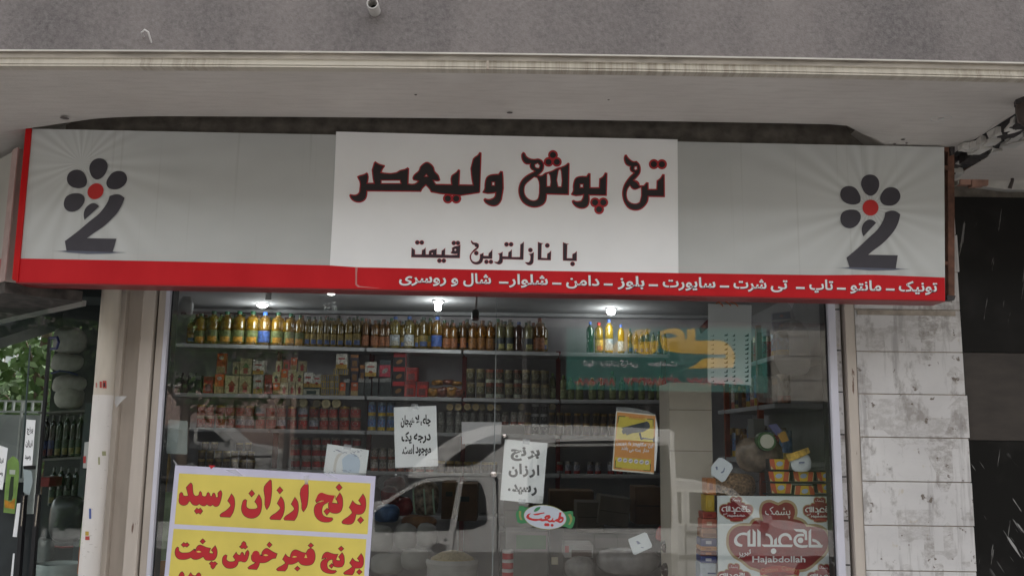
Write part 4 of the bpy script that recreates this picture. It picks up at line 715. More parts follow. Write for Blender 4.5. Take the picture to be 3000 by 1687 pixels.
def badge(cx, top, s, small):
    U = lambda pts: [(cx + (x - 985) / 6.1125 * s, top + (y - 80) / 6.1125 * s) for x, y in pts]; F = None
    o = smooth(BADGE, 2); o = o if area(o) > 0 else o[::-1]
    b = MB().flat([U(o)], YC - .0006).build('badge', m_tan, cp)
    MB().flat([U(offset(o, -48))], YC - .001).build('badge_face', m_mar, b)
    mb = MB()
    for l in BW: mb.flat([U(l[0])], YC - .0014)
    pk = U([(745, 345), (1195, 345)]); word(mb, 'پشمک', pk[0][0], pk[1][0], pk[0][1], 34 * s, YC - .0014, .02, bold=.0)
    hj = U([(515, 1195), (1465, 1195)]); word(mb, 'Hajabdollah', hj[0][0], hj[1][0], hj[0][1], 25 * s, YC - .0014, .0, bold=.02, raw=True)
    tb = U([(260, 1100), (490, 1060)]); word(mb, 'تبریز', tb[0][0], tb[1][0], tb[0][1], 20 * s, YC - .0014, -.25, bold=.02)
    mb.build('lettering', m_bw, b)
    rb = MB().flat([U(smooth([(650,1330),(800,1280),(1000,1262),(1200,1285),(1355,1340),(1350,1440),(1200,1390),(1000,1370),(800,1390),(660,1440)], 2))], YC - .0014); rb.build('ribbon', M('badge_ribbon', (.36, .035, .025), .4), b)
    if not small:
        mb = MB(); c = U([(665, 1372), (970, 1350), (1035, 1340), (1330, 1372)]); word(mb, 'Cotton', c[0][0], c[1][0], c[0][1], 17, YC - .0018, -.05, raw=True, bold=.0); word(mb, 'Candy', c[2][0], c[3][0], c[2][1] - 1, 17, YC - .0018, .12, raw=True, bold=.0); mb.build('ribbon_lettering', m_gold, b)
badge(2281, 1463, 1.0, False)
for cx, top in ((2157, 1452), (2402, 1454), (2150, 1648), (2414, 1650)): badge(cx, top, .33, True)
# hanging price list with mirrored rows
pl = thing('price_list', 'long pale price list hanging from orange string inside the right pane', 'price list', tuple(P(2140, 1128, .05)))
g = M('translucent_list_paper', (.50, .51, .52), .6, .05, 6)
MB().prism([P(x, y, .05) for x, y in ((2075, 890), (2202, 894), (2200, 1128), (2073, 1120))], (0, .0015, 0)).build('sheet', g, pl)
random.seed(8); mb = MB()
for cxp, wd_, hz in ((2087, 10, 5), (2127, 11, 11), (2150, 9, 8), (2188, 11, 11)):
    for r in range(11):
        y = 985 + r * 13.3 + random.uniform(-1, 1); w_ = wd_ * random.uniform(.75, 1.05); h_ = hz * random.uniform(.7, 1)
        q = [(cxp - w_ / 2, y), (cxp + w_ / 2, y - .5), (cxp + w_ / 2, y - h_), (cxp + w_ / 4, y - h_ * random.uniform(.5, .9)), (cxp, y - h_ * random.uniform(.2, .6)), (cxp - w_ / 2, y - h_ * .3)]; mb.flat([q], .0495)
mb.build('handwritten_rows', m_ink, pl)
m_str = M('orange_string', (.55, .13, .04), .7)
MB().tube([P(x, y, .045) for x, y in ((2098, 889), (2108, 883), (2122, 882), (2134, 888), (2142, 896))], .003, 6).tube([P(x, y, .044) for x, y in ((2105, 885), (2115, 892), (2118, 898))], .003, 6).tube([P(x, y, .044) for x, y in ((2140, 884), (2155, 889), (2162, 898))], .003, 6).build('string', m_str, pl)
# white price tags
def price_tag(q, label, Y, marks):
    o = paper('price_tag', label, 'price tag', q, Y, M('tag_white', (.60, .64, .67), .4, .03, 20), .01); mb = MB()
    for a in marks: mb.flat([a], Y - .0006)
    mb.build('marking', m_pen, o); return o
U = lambda p: tr((1900, 1250), 3.316, p)
price_tag(U([(610, 390), (680, 300), (720, 300), (810, 360), (820, 400), (745, 520), (715, 535), (612, 465)]), 'tilted white price tag beside the beige column', .10, [U([(650, 385), (670, 383), (672, 415), (660, 418)]), U([(700, 440), (725, 425), (735, 395), (742, 400), (735, 435), (712, 450)])])
U2 = lambda p: tr((1450, 1400), 4.77, p)
price_tag(U2([(1870, 850), (2095, 758), (2125, 770), (2195, 930), (2190, 965), (1965, 1068), (1935, 1060), (1870, 880)]), 'tilted white price tag in front of the grey wrapped bundle', .25, [U2([(1970, 880), (2000, 875), (2040, 910), (2000, 925)]), U2([(2040, 960), (2080, 965), (2075, 975), (2040, 970)])])
# ------------------------------------------------------------------ shelves inside the shop
SH = 4.3                                                              # front edge of the back shelves
def line(pts):                                                        # photo height of a shelf edge at a given column
    def f(x):
        for (x0, y0), (x1, y1) in zip(pts, pts[1:]):
            if x <= x1 or (x1, y1) == pts[-1]: return y0 + (y1 - y0) * (x - x0) / (x1 - x0)
    return f
S1 = line([(505, 1005), (1640, 1032), (1960, 1038)]); S2 = line([(500, 1150), (1000, 1158.5), (1640, 1170), (1965, 1172)])
S3 = line([(500, 1251), (1060, 1261), (1529, 1272), (1965, 1280)]); S4 = line([(500, 1369), (1076, 1379.5), (1419, 1387), (1965, 1390)])
S5 = line([(500, 1500), (1965, 1520)]); S0 = line([(500, 800), (1965, 800)])
unit = thing('wall_shelving', 'grey wall shelving with red posts along the back of the shop', 'shelving', (0, SH + .2, -.15))
cuts = [505, 790, 1071, 1355, 1641, 1962]
for k, Sx in enumerate((S1, S2, S3, S4, S5)):
    for a, b in zip(cuts, cuts[1:]):
        pa, pb = P(a + 3, Sx(a), SH), P(b - 3, Sx(b), SH)
        if k == 0: pass
        MB().hexa([(pa.x, SH, pa.z - .034), (pb.x, SH, pb.z - .034), (pb.x, SH + .42, pb.z - .034), (pa.x, SH + .42, pa.z - .034), (pa.x, SH, pa.z), (pb.x, SH, pb.z), (pb.x, SH + .42, pb.z), (pa.x, SH + .42, pa.z)]).build('shelf_board', m_shelf, unit, bevel=.003)
for c in cuts[1:]:
    x = P(c, 1100, SH + .02).x; MB().box(x - .022, x + .022, SH + .36, SH + .40, -.15, 2.45).build('post', m_post, unit)
MB().box(-3.4, P(1965, 1100, 4.7).x, 4.725, 4.735, -.15, 2.6).build('back_panel', m_inwall, unit)
# ---------- goods: one prototype per kind, then copies
PROTO = {}
def put(kind, px, py, w_px, h_px, Y, rot=0.0, label=None, group=None):
    """stand a copy of a kind on the photo point (px,py) = middle of its foot"""
    w_px *= random.uniform(.95, 1.03); h_px *= random.uniform(.96, 1.02); px += random.uniform(-.8, .8); rot += random.uniform(-.12, .12)
    p = P(px, py, Y); m = mpp(px, py, Y); o, w0, h0, lab, grp, used = PROTO[kind]
    s = (w_px * m / w0, w_px * m / w0 * .9, h_px * m / h0)
    if not used:
        o.location = p; o.scale = s; o.rotation_euler = (0, 0, rot); PROTO[kind][5] = True; r = o
    else: r = dup(o, p, s, (0, 0, rot))
    if label: r['label'] = label
    if group: r['group'] = group
    return r
def bottle(kind, label, oil, cap, lab_col, lab2=None, fat=1.0, neck=.32, trans=.45):
    o = thing('oil_bottle', label, 'bottle', (0, 0, 0), kind)
    mo = M('oil_' + kind, tuple(c * .72 for c in oil), .1, .35, 22, spec=.7, trans=trans, rnd=.3); r = .05 * fat; H = .30
    MB().lathe((0, 0, 0), [(r * .88, 0), (r, .012), (r * .99, .08), (r * .92, .105), (r * .92, .12), (r, .145), (r, .205), (r * .95, .228), (r * .8, .244), (r * .52, .256), (r * neck * 1.1, .263), (r * neck, .276)], 14).build('body', mo, o, sm=True)
    MB().lathe((0, 0, .272), [(r * neck * 1.22, 0), (r * neck * 1.22, .026), (r * neck * 1.05, .03)], 12).build('cap', M('cap_' + kind, cap, .4, .2, 20, rnd=.3), o, sm=True)
    if lab_col:
        mb = MB(); n = 8; a0, a1 = math.radians(200), math.radians(340); z0, z1 = .022, .125
        for i in range(n):
            a, b = a0 + (a1 - a0) * i / n, a0 + (a1 - a0) * (i + 1) / n; q = r * 1.02
            for zz0, zz1, mi in ((z0, z0 + .045, 1), (z0 + .045, z1, 0)) if lab2 else ((z0, z1, 0),):
                e = [(q * math.cos(t), q * math.sin(t)) for t in (a, b)]; mm = mi if (not mi or 2 <= i < 7) else 0
                mb.quad((*e[0], zz0), (*e[1], zz0), (*e[1], zz1), (*e[0], zz1), mm)
        mb.build('label', [M('label_' + kind, tuple(c * .7 for c in lab_col), .5, .6, 45, rnd=.25), M('label2_' + kind, tuple(c * .7 for c in lab2 or lab_col), .5, .6, 50, rnd=.2)], o)
    PROTO[kind] = [o, .1 * fat, H, label, kind, False]
bottle('sunflower oil', 'large golden oil bottle with green cap and sunflower label on the top shelf', (.36, .19, .010), (.02, .10, .05), (.14, .17, .06), (.55, .26, .03), 1.0)
bottle('blue-capped oil', 'golden oil bottle with bright blue cap and blue label on the top shelf', (.36, .18, .010), (.05, .16, .55), (.07, .14, .42), None, 1.0)
bottle('slim golden oil', 'slim golden oil bottle with dark cap and small blue mark on the top shelf', (.25, .155, .018), (.03, .06, .05), (.30, .21, .05), (.06, .10, .24), .8)
bottle('reddish oil', 'amber bottle with reddish label on the top shelf', (.25, .11, .02), (.16, .05, .03), (.33, .12, .05), None, .8)
bottle('silver-labelled oil', 'oil bottle with silver pointed label and blue cap on the top shelf', (.30, .22, .03), (.05, .12, .32), (.46, .50, .52), (.40, .38, .32), 1.1)
bottle('orange drink', 'dark amber drink bottle on the top shelf', (.30, .12, .015), (.10, .05, .03), (.22, .09, .02), None, 1.0)
bottle('clear vinegar', 'pale clear bottle with dark label on the top shelf', (.42, .38, .18), (.08, .07, .06), (.04, .05, .06), (.42, .38, .15), .85)
bottle('brown syrup', 'dark brown syrup bottle on the top shelf', (.07, .025, .015), (.05, .08, .2), None, None, 1.1, trans=.2)
bottle('bright yellow oil', 'bright yellow oil bottle under the right lamp on the top shelf', (.55, .33, .015), (.45, .03, .03), (.70, .46, .10), (.60, .20, .05), .8)
bottle('white-labelled oil', 'yellow oil bottle with white label near the right lamp', (.48, .30, .015), (.08, .16, .5), (.55, .62, .64), None, .9)
bottle('green bottle', 'dark green bottle with blue cap near the right end of the top shelf', (.03, .09, .04), (.08, .18, .5), None, None, .9, trans=.3)
bottle('herbal water', 'pale green herbal water bottle on the second shelf', (.33, .36, .16), (.20, .30, .12), (.30, .33, .16), None, .9)
for x, k, w_, h in [(560, 'slim golden oil', 26, 70), (585, 'sunflower oil', 36, 92), (622, 'sunflower oil', 37, 95), (660.5, 'sunflower oil', 38, 96), (697, 'sunflower oil', 38, 97), (736, 'sunflower oil', 38, 98), (773, 'blue-capped oil', 38, 99), (812, 'sunflower oil', 39, 101), (849, 'sunflower oil', 36, 97), (877, 'sunflower oil', 30, 94)]:
    put(k, x, S1(x) - .5, w_, h, SH + .12)
for x in (900, 917, 936, 956, 976, 996): put('slim golden oil', x, S1(x) - .5, 20, 86, SH + .12)
for x, k, w_, h in [(1020, 'slim golden oil', 24, 90), (1044, 'slim golden oil', 24, 91), (1069, 'reddish oil', 22, 87), (1097, 'reddish oil', 25, 80), (1117, 'reddish oil', 20, 78), (1134, 'reddish oil', 18, 80), (1156, 'silver-labelled oil', 31, 92), (1179, 'slim golden oil', 18, 82), (1197, 'silver-labelled oil', 33, 94), (1221, 'slim golden oil', 17, 84), (1239, 'slim golden oil', 32, 92), (1278.5, 'blue-capped oil', 32, 99), (1308, 'reddish oil', 24, 78), (1329, 'reddish oil', 23, 78), (1357, 'reddish oil', 20, 86), (1385, 'orange drink', 27, 82), (1410, 'orange drink', 27, 86), (1437, 'orange drink', 27, 86), (1467, 'clear vinegar', 25, 92), (1493, 'clear vinegar', 25, 92), (1519, 'brown syrup', 30, 88), (1549, 'clear vinegar', 27, 90), (1581, 'reddish oil', 30, 98),
                   (1729, 'green bottle', 22, 92), (1755, 'bright yellow oil', 25, 92), (1784, 'white-labelled oil', 26, 98), (1819, 'white-labelled oil', 20, 86)]:
    put(k, x, S1(x) - .5, w_, h, SH + .12)
random.seed(12)
for x in range(575, 1600, 22): put(random.choice(('slim golden oil', 'reddish oil', 'sunflower oil')), x + random.uniform(-5, 5), S1(x) - 1, random.uniform(22, 30), random.uniform(80, 92), SH + .27)
random.seed(11)
for x in range(1846, 1955, 17): put(random.choice(('slim golden oil', 'slim golden oil', 'clear vinegar')), x, S1(x) - .5, 15, random.uniform(62, 74), SH + .14)
for x in (1619, 1650, 1672, 1698, 1736, 1761, 1795, 1822, 1849, 1880, 1908, 1936): put('herbal water', x, S2(x) - .5, random.choice((20, 24, 27)), random.uniform(62, 84), SH + .12)
# ---------- cartons
def carton(kind, label, col, accent=None, a2=None, lay=0, depth=.09):
    w_, h = .1, .12
    mats = [M('card_' + kind, tuple(c * 1.0 for c in col), .5, .5, 55, rnd=.3), M('accent_' + kind, tuple(c * .95 for c in accent or col), .5, .5, 70, rnd=.2), M('second_' + kind, tuple(c * .95 for c in a2 or accent or col), .5, .5, 70, rnd=.2)]
    o = thing('carton', label, 'carton', (0, 0, 0), kind)
    MB().box(-w_/2, w_/2, 0, depth, 0, h).build('box', mats[0], o)
    mb = MB(); y = -.0012
    def r(x0, x1, z0, z1, m): mb.box(-w_/2 + w_ * x0, -w_/2 + w_ * x1, y, -.0001, h * z0, h * z1, m)
    if lay == 0: r(.0, 1, .78, 1, 1); r(.2, .8, .1, .55, 2)
    elif lay == 1:                                                    # little house
        r(.32, .68, .08, .42, 1); mb.prism([(-w_ * .33, y, h * .42), (w_ * .33, y, h * .42), (w_ * .12, y, h * .62), (0, y, h * .74), (-w_ * .12, y, h * .62)], (0, .001, 0), 2)
    elif lay == 2: r(0, 1, .0, .28, 1); mb.prism([(-w_ * .2, y, h * .28), (0, y, h * .08), (w_ * .2, y, h * .28), (w_ * .12, y, h * .38), (-w_ * .12, y, h * .38)], (0, .0005, 0), 2); r(.2, .8, .62, .72, 2)
    elif lay == 3: r(0, 1, .0, .36, 1); mb.prism([(x, y - .0003, h * (.78 + z_)) for x, z_ in circ(0, 0, w_ * .26, 10, .1)], (0, .001, 0), 2)
    elif lay == 4: r(0, 1, .0, .7, 1); mb.prism([(x, y - .0003, h * .36 + z_) for x, z_ in ell(0, 0, w_ * .3, h * .14, .5, 10)], (0, .001, 0), 2)
    elif lay == 5: r(.14, .40, .1, .9, 1); r(.60, .86, .1, .9, 2)
    mb.build('print', mats, o); PROTO[kind] = [o, w_, h, label, kind, False]
carton('orange tea', 'tall orange tea carton on the second shelf', (.55, .10, .025), (.42, .30, .14), (.5, .42, .36), 3)
carton('red house tea', 'cream carton with red house picture on the second shelf', (.42, .36, .21), (.30, .03, .03), (.26, .05, .03), 1)
carton('green roof tea', 'cream carton with green-roofed house picture on the second shelf', (.42, .37, .22), (.30, .04, .04), (.05, .09, .05), 1)
carton('white heart pack', 'white and yellow pack with red heart on the second shelf', (.52, .50, .44), (.42, .26, .06), (.38, .03, .03), 2)
carton('red label carton', 'plain red carton on the second shelf', (.36, .03, .025), (.22, .03, .03), (.14, .05, .05), 0)
carton('food picture carton', 'black carton with red top and food picture on the second shelf', (.02, .018, .02), (.42, .03, .035), (.25, .12, .04), 4)
PROTO['food picture carton'][0].children[0].data.materials[0] = M('food_card_red', (.42, .03, .035), .5); PROTO['food picture carton'][0].children[1].data.materials[1] = M('food_card_black', (.02, .018, .02), .5); PROTO['food picture carton'][0].children[1].data.materials[2] = M('food_card_brown', (.25, .12, .05), .5)
carton('pink carton', 'pink carton with dark edge on the second shelf', (.045, .06, .065), (.46, .06, .09), (.35, .34, .32), 4)
carton('navy gold carton', 'dark navy carton with gold band on the second shelf', (.025, .02, .035), (.30, .12, .035), (.18, .08, .02), 0)
carton('small yellow-blue carton', 'small yellow and blue carton in the stacked block on the second shelf', (.36, .25, .05), (.06, .09, .17), (.07, .10, .18), 5)
carton('dark green carton', 'flat dark green and cream carton on the second shelf', (.36, .36, .28), (.03, .06, .05), (.03, .06, .05), 0)
carton('dark packet', 'dark spice packet on the second shelf', (.035, .04, .04), (.25, .25, .24), (.05, .06, .06), 0)
CB = lambda kind, x0, x1, yt, yb, Y=SH + .05: put(kind, (x0 + x1) / 2, yb, (x1 - x0) * .97, yb - yt, Y)
for k, x0, x1, yt, yb in [('red label carton', 593, 622, 1101, 1151), ('orange tea', 626, 654, 1094, 1151.5), ('orange tea', 632, 659, 1036, 1093.5), ('red house tea', 658, 698, 1098, 1152), ('red house tea', 698.5, 735, 1101, 1152.5),
    ('green roof tea', 681, 701, 1059, 1097.5), ('green roof tea', 701, 737, 1048, 1097.5), ('white heart pack', 738, 772, 1054, 1096), ('white heart pack', 740, 770, 1096.5, 1153), ('red label carton', 772, 796, 1096, 1153),
    ('red house tea', 806, 824, 1058, 1091), ('red label carton', 830, 848, 1053, 1083), ('orange tea', 850, 869, 1047, 1081.5), ('red house tea', 872, 897, 1056.6, 1088), ('green roof tea', 797, 821, 1090.5, 1121), ('orange tea', 822, 841.6, 1081.5, 1119.5), ('red house tea', 843, 866, 1082, 1119.5), ('green roof tea', 866.5, 888, 1088.5, 1119.5), ('white heart pack', 888.5, 914.5, 1091, 1134), ('white heart pack', 915, 941, 1096, 1134),
    ('orange tea', 799, 818, 1121.5, 1154.5), ('red house tea', 819.5, 844, 1120, 1155), ('red house tea', 846, 865, 1120, 1155.5), ('red house tea', 866, 886, 1120, 1155.5), ('dark green carton', 887, 937, 1134.5, 1156),
    ('white heart pack', 983, 1018, 1036, 1079), ('navy gold carton', 1027, 1050, 1038.6, 1077), ('navy gold carton', 1027, 1050, 1077.5, 1118), ('navy gold carton', 1052, 1067, 1070, 1117), ('white heart pack', 1069, 1103, 1059, 1102), ('pink carton', 1111, 1143, 1055, 1103.5),
    ('food picture carton', 1151, 1188.5, 1032, 1074), ('food picture carton', 1150, 1186, 1074.5, 1117), ('food picture carton', 1147, 1184, 1117.5, 1160), ('red label carton', 1187.5, 1221.6, 1074.5, 1116), ('red label carton', 1184.5, 1217.5, 1116.5, 1160.7), ('red label carton', 1219, 1253, 1116, 1162),
    ('orange tea', 994, 1012, 1119, 1157.5), ('orange tea', 1027, 1050, 1119, 1158)]: CB(k, x0, x1, yt, yb)
for r in range(3):
    for c in range(4): CB('small yellow-blue carton', 939.5 + c * 13.2, 952.3 + c * 13.2, 1137.2 - r * 19.5, 1156.5 - r * 19.5)
for c in range(3): CB('small yellow-blue carton', 976 + c * 15, 990 + c * 15, 1080, 1098, SH + .051)
for i, x in enumerate((1014, 1056, 1077, 1098, 1120, 1136)): CB('dark packet', x - 9, x + 9, 1108, 1158.5)
for i, x in enumerate((520, 540, 560, 578)): CB('dark packet', x - 9, x + 9, 1090 + 9 * (i % 2), 1151)
# ---------- cans and jars
def can(kind, label, cols, n=14, jar=False):
    o = thing('jar' if jar else 'food_can', label, 'jar' if jar else 'can', (0, 0, 0), kind); r, h = .045, .11
    a, b, c = [M('can%d_%s' % (i, kind), tuple(c * 1.05 for c in col), .35 if i else .3, .55, 48, rnd=.3, metal=.7 if (i == 0 and not jar) else 0) for i, col in enumerate(cols[:3])]
    MB().lathe((0, 0, 0), [(r * .96, 0), (r, .004), (r, .03), (r, .085), (r, .104), (r * .96, .11)], n, ms=[0, 2, 1, 0, 0]).build('body', [a, b, c], o, sm=True)
    mb = MB(); q = r * 1.015                                          # label badge
    mb.fill([[(q * math.sin(u), -q * math.cos(u), .06 + v_) for u, v_ in ell(0, 0, .55, .02, 0, 10)]]); mb.build('label', M('canlab_' + kind, tuple(c * .8 for c in cols[3]), .5, .6, 80, rnd=.3), o)
    PROTO[kind] = [o, 2 * r, h, label, kind, False]
can('red tomato can', 'red and white tomato can on the third shelf', [(.30, .26, .20), (.34, .03, .025), (.36, .10, .07), (.40, .34, .30)])
can('gold rim can', 'red can with wide gold rim on the third shelf', [(.45, .30, .08), (.30, .03, .02), (.22, .03, .02), (.30, .28, .26)])
can('white tomato can', 'white can with blue and red print on the third shelf', [(.30, .28, .26), (.36, .36, .40), (.30, .04, .035), (.05, .08, .25)])
can('blue yellow can', 'tall blue and yellow can beside the left printed note', [(.20, .26, .32), (.12, .22, .42), (.48, .33, .05), (.36, .08, .06)])
can('grey can', 'grey can with pale label on the third shelf right of the left printed note', [(.30, .30, .28), (.16, .16, .15), (.19, .19, .17), (.30, .30, .26)])
can('pickle jar', 'pickle jar with green and white label on the second shelf', [(.24, .19, .10), (.11, .10, .055), (.05, .04, .03), (.44, .45, .38)], jar=True)
can('olive jar', 'olive jar with pale label on the second shelf', [(.16, .05, .03), (.07, .06, .035), (.32, .34, .27), (.40, .20, .16)], jar=True)
can('black white jar', 'black jar with white label on the third shelf', [(.40, .40, .40), (.02, .02, .02), (.02, .02, .02), (.50, .52, .50)], jar=True)
can('dark honey jar', 'dark honey jar with gold lid on the right of the third shelf', [(.30, .18, .05), (.05, .025, .012), (.06, .03, .02), (.22, .17, .08)], jar=True)
can('low tomato can', 'red tomato can on the fourth shelf', [(.32, .28, .24), (.33, .025, .025), (.36, .32, .30), (.30, .03, .03)])
can('white fish can', 'white and red can on the fourth shelf', [(.30, .28, .24), (.36, .34, .31), (.30, .10, .07), (.32, .06, .05)])
can('gold lid jar', 'small brown jar with gold lid on the fourth shelf', [(.36, .26, .10), (.10, .06, .03), (.06, .035, .02), (.26, .20, .12)], jar=True)
random.seed(21); Yc = SH + .1
for x in (590, 612, 646, 674.6, 703.6, 731, 761.5, 792, 823.6, 855, 887, 919, 949, 977):
    put(random.choice(('red tomato can', 'red tomato can', 'white tomato can')), x, S3(x) - .5, 29, 35, Yc); put(random.choice(('red tomato can', 'gold rim can', 'white tomato can')), x + random.uniform(-1, 1), S3(x) - 36, 28, 32, Yc)
for x in (1008, 1041): put('red tomato can', x, S3(x) - .5, 32, 36, Yc); put('gold rim can' if x < 1020 else 'red tomato can', x, S3(x) - 37, 32, 33, Yc)
for x in (1089, 1117, 1143): put('blue yellow can', x, S3(x) - .5, 24, 42, Yc); put('blue yellow can', x + 1, S3(x) - 43, 24, 42, Yc)
for x in (1170, 1198, 1226, 1252, 1292, 1318, 1343, 1365, 1386, 1412, 1437, 1459): put('grey can', x, S3(x) - .5, 22, 30, Yc); put('grey can', x, S3(x) - 31, 21, 30, Yc)
for x in (1480, 1505, 1527): put('white fish can', x, S3(x) - 26, 21, 38, Yc, label='pale red and white can at the right end of the third shelf', group='pale cans on the third shelf')
for x, n in ((1568, 3), (1594, 3)):
    for k in range(n): put('black white jar', x, S3(x) - 1 - 29.5 * k, 22, 29, Yc)
for x in (1546, 1616, 1640, 1662, 1690, 1717, 1745, 1767, 1792, 1820, 1850, 1880, 1910, 1938): put('dark honey jar', x, S3(x) - .5, 22, 34, Yc); put('dark honey jar', x + 1, S3(x) - 35, 20, 30, Yc)
for i, x in enumerate((1379, 1408, 1435.6, 1463, 1491, 1517, 1540.5, 1569.5, 1596)):
    k = 'pickle jar' if i in (0, 1, 4, 6, 7, 8) else 'olive jar'; put(k, x, S2(x) - .5, 26, 43, Yc); put(k, x, S2(x) - 44, 26, 40, Yc)
for x in (865, 897, 927, 955, 985, 1015, 1045): put('low tomato can', x, S4(x) - .5, 29, 33, Yc); put('low tomato can', x, S4(x) - 34, 29, 32, Yc); put('low tomato can', x, S4(x) - 67, 26, 28, Yc)
for x in (1096, 1121, 1146, 1172, 1200, 1230, 1258): put('white fish can', x, S4(x) - .5, 23, 34, Yc); put('white fish can', x, S4(x) - 35, 23, 33, Yc)
for x in range(590, 740, 24): put('gold lid jar', x, S4(x) - .5, 22, 26, Yc); put('gold lid jar', x + 1, S4(x) - 27, 21, 25, Yc)
for x in (600, 628, 700, 726): put('gold lid jar', x, S4(x) - 53, 20, 24, Yc)
for x in (1292, 1318, 1344, 1370, 1396, 1422, 1445): put('gold lid jar', x, S4(x) - .5, 24, 34, Yc)
for x in (1640, 1665, 1690, 1730, 1752, 1790, 1815, 1840): put('white tomato can' if x % 20 else 'low tomato can', x, S4(x) - .5, 19, 36, Yc, label='dim can behind the reflected car on the fourth shelf', group='dim cans on the fourth shelf'); 
# jar lids facing out, lying on their sides
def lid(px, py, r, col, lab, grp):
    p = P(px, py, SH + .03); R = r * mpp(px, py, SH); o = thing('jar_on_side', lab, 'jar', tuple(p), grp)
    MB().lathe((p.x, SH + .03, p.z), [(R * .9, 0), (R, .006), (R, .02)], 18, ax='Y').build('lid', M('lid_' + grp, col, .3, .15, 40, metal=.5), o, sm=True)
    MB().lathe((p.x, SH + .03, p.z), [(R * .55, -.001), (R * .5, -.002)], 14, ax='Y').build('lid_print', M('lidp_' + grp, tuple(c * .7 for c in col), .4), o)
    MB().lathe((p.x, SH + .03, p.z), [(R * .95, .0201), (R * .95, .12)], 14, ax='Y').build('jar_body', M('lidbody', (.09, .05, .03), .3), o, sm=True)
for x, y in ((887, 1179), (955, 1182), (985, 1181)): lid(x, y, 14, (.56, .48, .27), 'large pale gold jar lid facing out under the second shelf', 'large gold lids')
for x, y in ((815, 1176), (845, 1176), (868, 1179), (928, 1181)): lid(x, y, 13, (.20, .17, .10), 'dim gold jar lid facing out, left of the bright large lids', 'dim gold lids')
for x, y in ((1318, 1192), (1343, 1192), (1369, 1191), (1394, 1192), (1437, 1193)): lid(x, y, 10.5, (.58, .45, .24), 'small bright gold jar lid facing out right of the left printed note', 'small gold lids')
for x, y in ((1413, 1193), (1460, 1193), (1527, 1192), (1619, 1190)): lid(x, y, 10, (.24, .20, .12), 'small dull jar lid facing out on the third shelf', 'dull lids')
# soft packs of noodles
random.seed(5)
def lump(name, label, cat, cx, cy, rx, rz, Y, mat, ry=None, seed=1, rough=.18, group=None, flatb=True, n=14, mats2=None):
    """soft bag: a lumpy rounded body standing on (cx,cy)"""
    rnd = random.Random(seed); m = mpp(cx, cy, Y); p = P(cx, cy, Y); X, Z = rx * m, rz * m; Yd = (ry or rx * .7) * m
    o = thing(name, label, cat, tuple(p), group); mb = MB(); rings = []; ph = [rnd.uniform(0, 6.3) for _ in range(6)]
    for j in range(9):
        t = j / 8; lat = -math.pi / 2 + math.pi * t; ring = []
        for i in range(n):
            a = 2 * math.pi * i / n; k = 1 + rough * (math.sin(2 * a + ph[0] + 2 * t) * .5 + math.sin(3 * a + ph[1] - 3 * t) * .35 + math.sin(5 * t * 2 + ph[2] + a) * .3)
            c = math.copysign(abs(math.cos(lat)) ** .55, math.cos(lat)); s_ = math.copysign(abs(math.sin(lat)) ** .8, math.sin(lat))
            ring.append((p.x + X * c * math.cos(a) * k, p.y + Yd + Yd * c * math.sin(a) * k, p.z + Z + Z * s_ * (1 if s_ < 0 else k)))
        rings += ring
    fs = [(j*n+i, j*n+(i+1) % n, (j+1)*n+(i+1) % n, (j+1)*n+i) for j in range(8) for i in range(n)]
    mb.add(rings, fs); mb.build('bag', mat, o, sm=True); return o
m_nood = M('noodle_wrapper', (.16, .05, .03), .3, .9, 26, bump=.4); m_nood2 = M('noodle_wrapper_gold', (.30, .14, .03), .3, .8, 22, bump=.4)
for i, (x, w_, h, dy) in enumerate(((1268, 17, 16, 0), (1294, 18, 18, 0), (1322, 18, 19, 0), (1344, 15, 16, 0), (1282, 18, 10, 34), (1312, 22, 10, 36), (1338, 18, 9, 33))):
    lump('noodle_pack', 'shiny brown and red noodle pack heaped on the second shelf', 'packet', x, S2(x) - dy - 1, w_, h * .8, SH + .05, m_nood if i % 2 else m_nood2, seed=i, group='noodle packs on the second shelf')
# ---------- ceiling lamps, light fixtures that are lit in the photo
m_bulb = M('lit_lamp', (1, 1, 1), .5, emit=((.88, .95, 1.0), 8.0)); m_ring = M('lamp_ring', (.22, .22, .22), .35, metal=.6)
def lamp(px, py, kind, label):
    q = PZ(px, py, CZ); o = thing('ceiling_lamp', label, 'lamp', (q.x, q.y, CZ), 'lamps in the shop ceiling')
    MB().lathe((q.x, q.y, CZ), [(.06, .0), (.06, -.006), (.045, -.012)], 20).build('ring', m_ring, o, sm=True)
    if kind == 'tube': pr_ = [(.042, -.012), (.04, -.022), (.028, -.03), (.028, -.085), (.015, -.095)]
    elif kind == 'flat': pr_ = [(.052, -.012), (.048, -.022), (.03, -.035), (.012, -.042)]
    else: pr_ = [(.036, -.012), (.042, -.028), (.040, -.045), (.028, -.058), (.01, -.064)]
    MB().lathe((q.x, q.y, CZ), pr_, 18).build('bulb', m_bulb, o, sm=True)
    l = bpy.data.lights.new('lamp_light', 'POINT'); l.energy = .8; l.shadow_soft_size = .06; l.color = (.84, .92, 1.0)
    lo = bpy.data.objects.new('lamp_light', l); COL.objects.link(lo); lo.location = (0, 0, -.17); lo.parent = o
lamp(971, 842, 'round', 'lit ceiling lamp nearest the left part of the sign, partly behind its red band')
lamp(769, 889, 'flat', 'lit flat ceiling lamp furthest left in the shop')
lamp(1284, 880, 'tube', 'lit tube-shaped ceiling lamp left of the hanging socket')
lamp(1790, 903, 'round', 'lit round ceiling lamp at the right above the yellow bottles')
q = P(1393, 925, 2.6); hs = thing('hanging_socket', 'black lamp socket hanging on a pale cord in the shop', 'socket', tuple(q))
MB().tube([(q.x + .015, q.y, CZ), (q.x + .005, q.y, q.z + .09), (q.x, q.y, q.z + .045)], .008, 8).build('cord', M('pale_cord', (.42, .37, .36), .6), hs, sm=True)
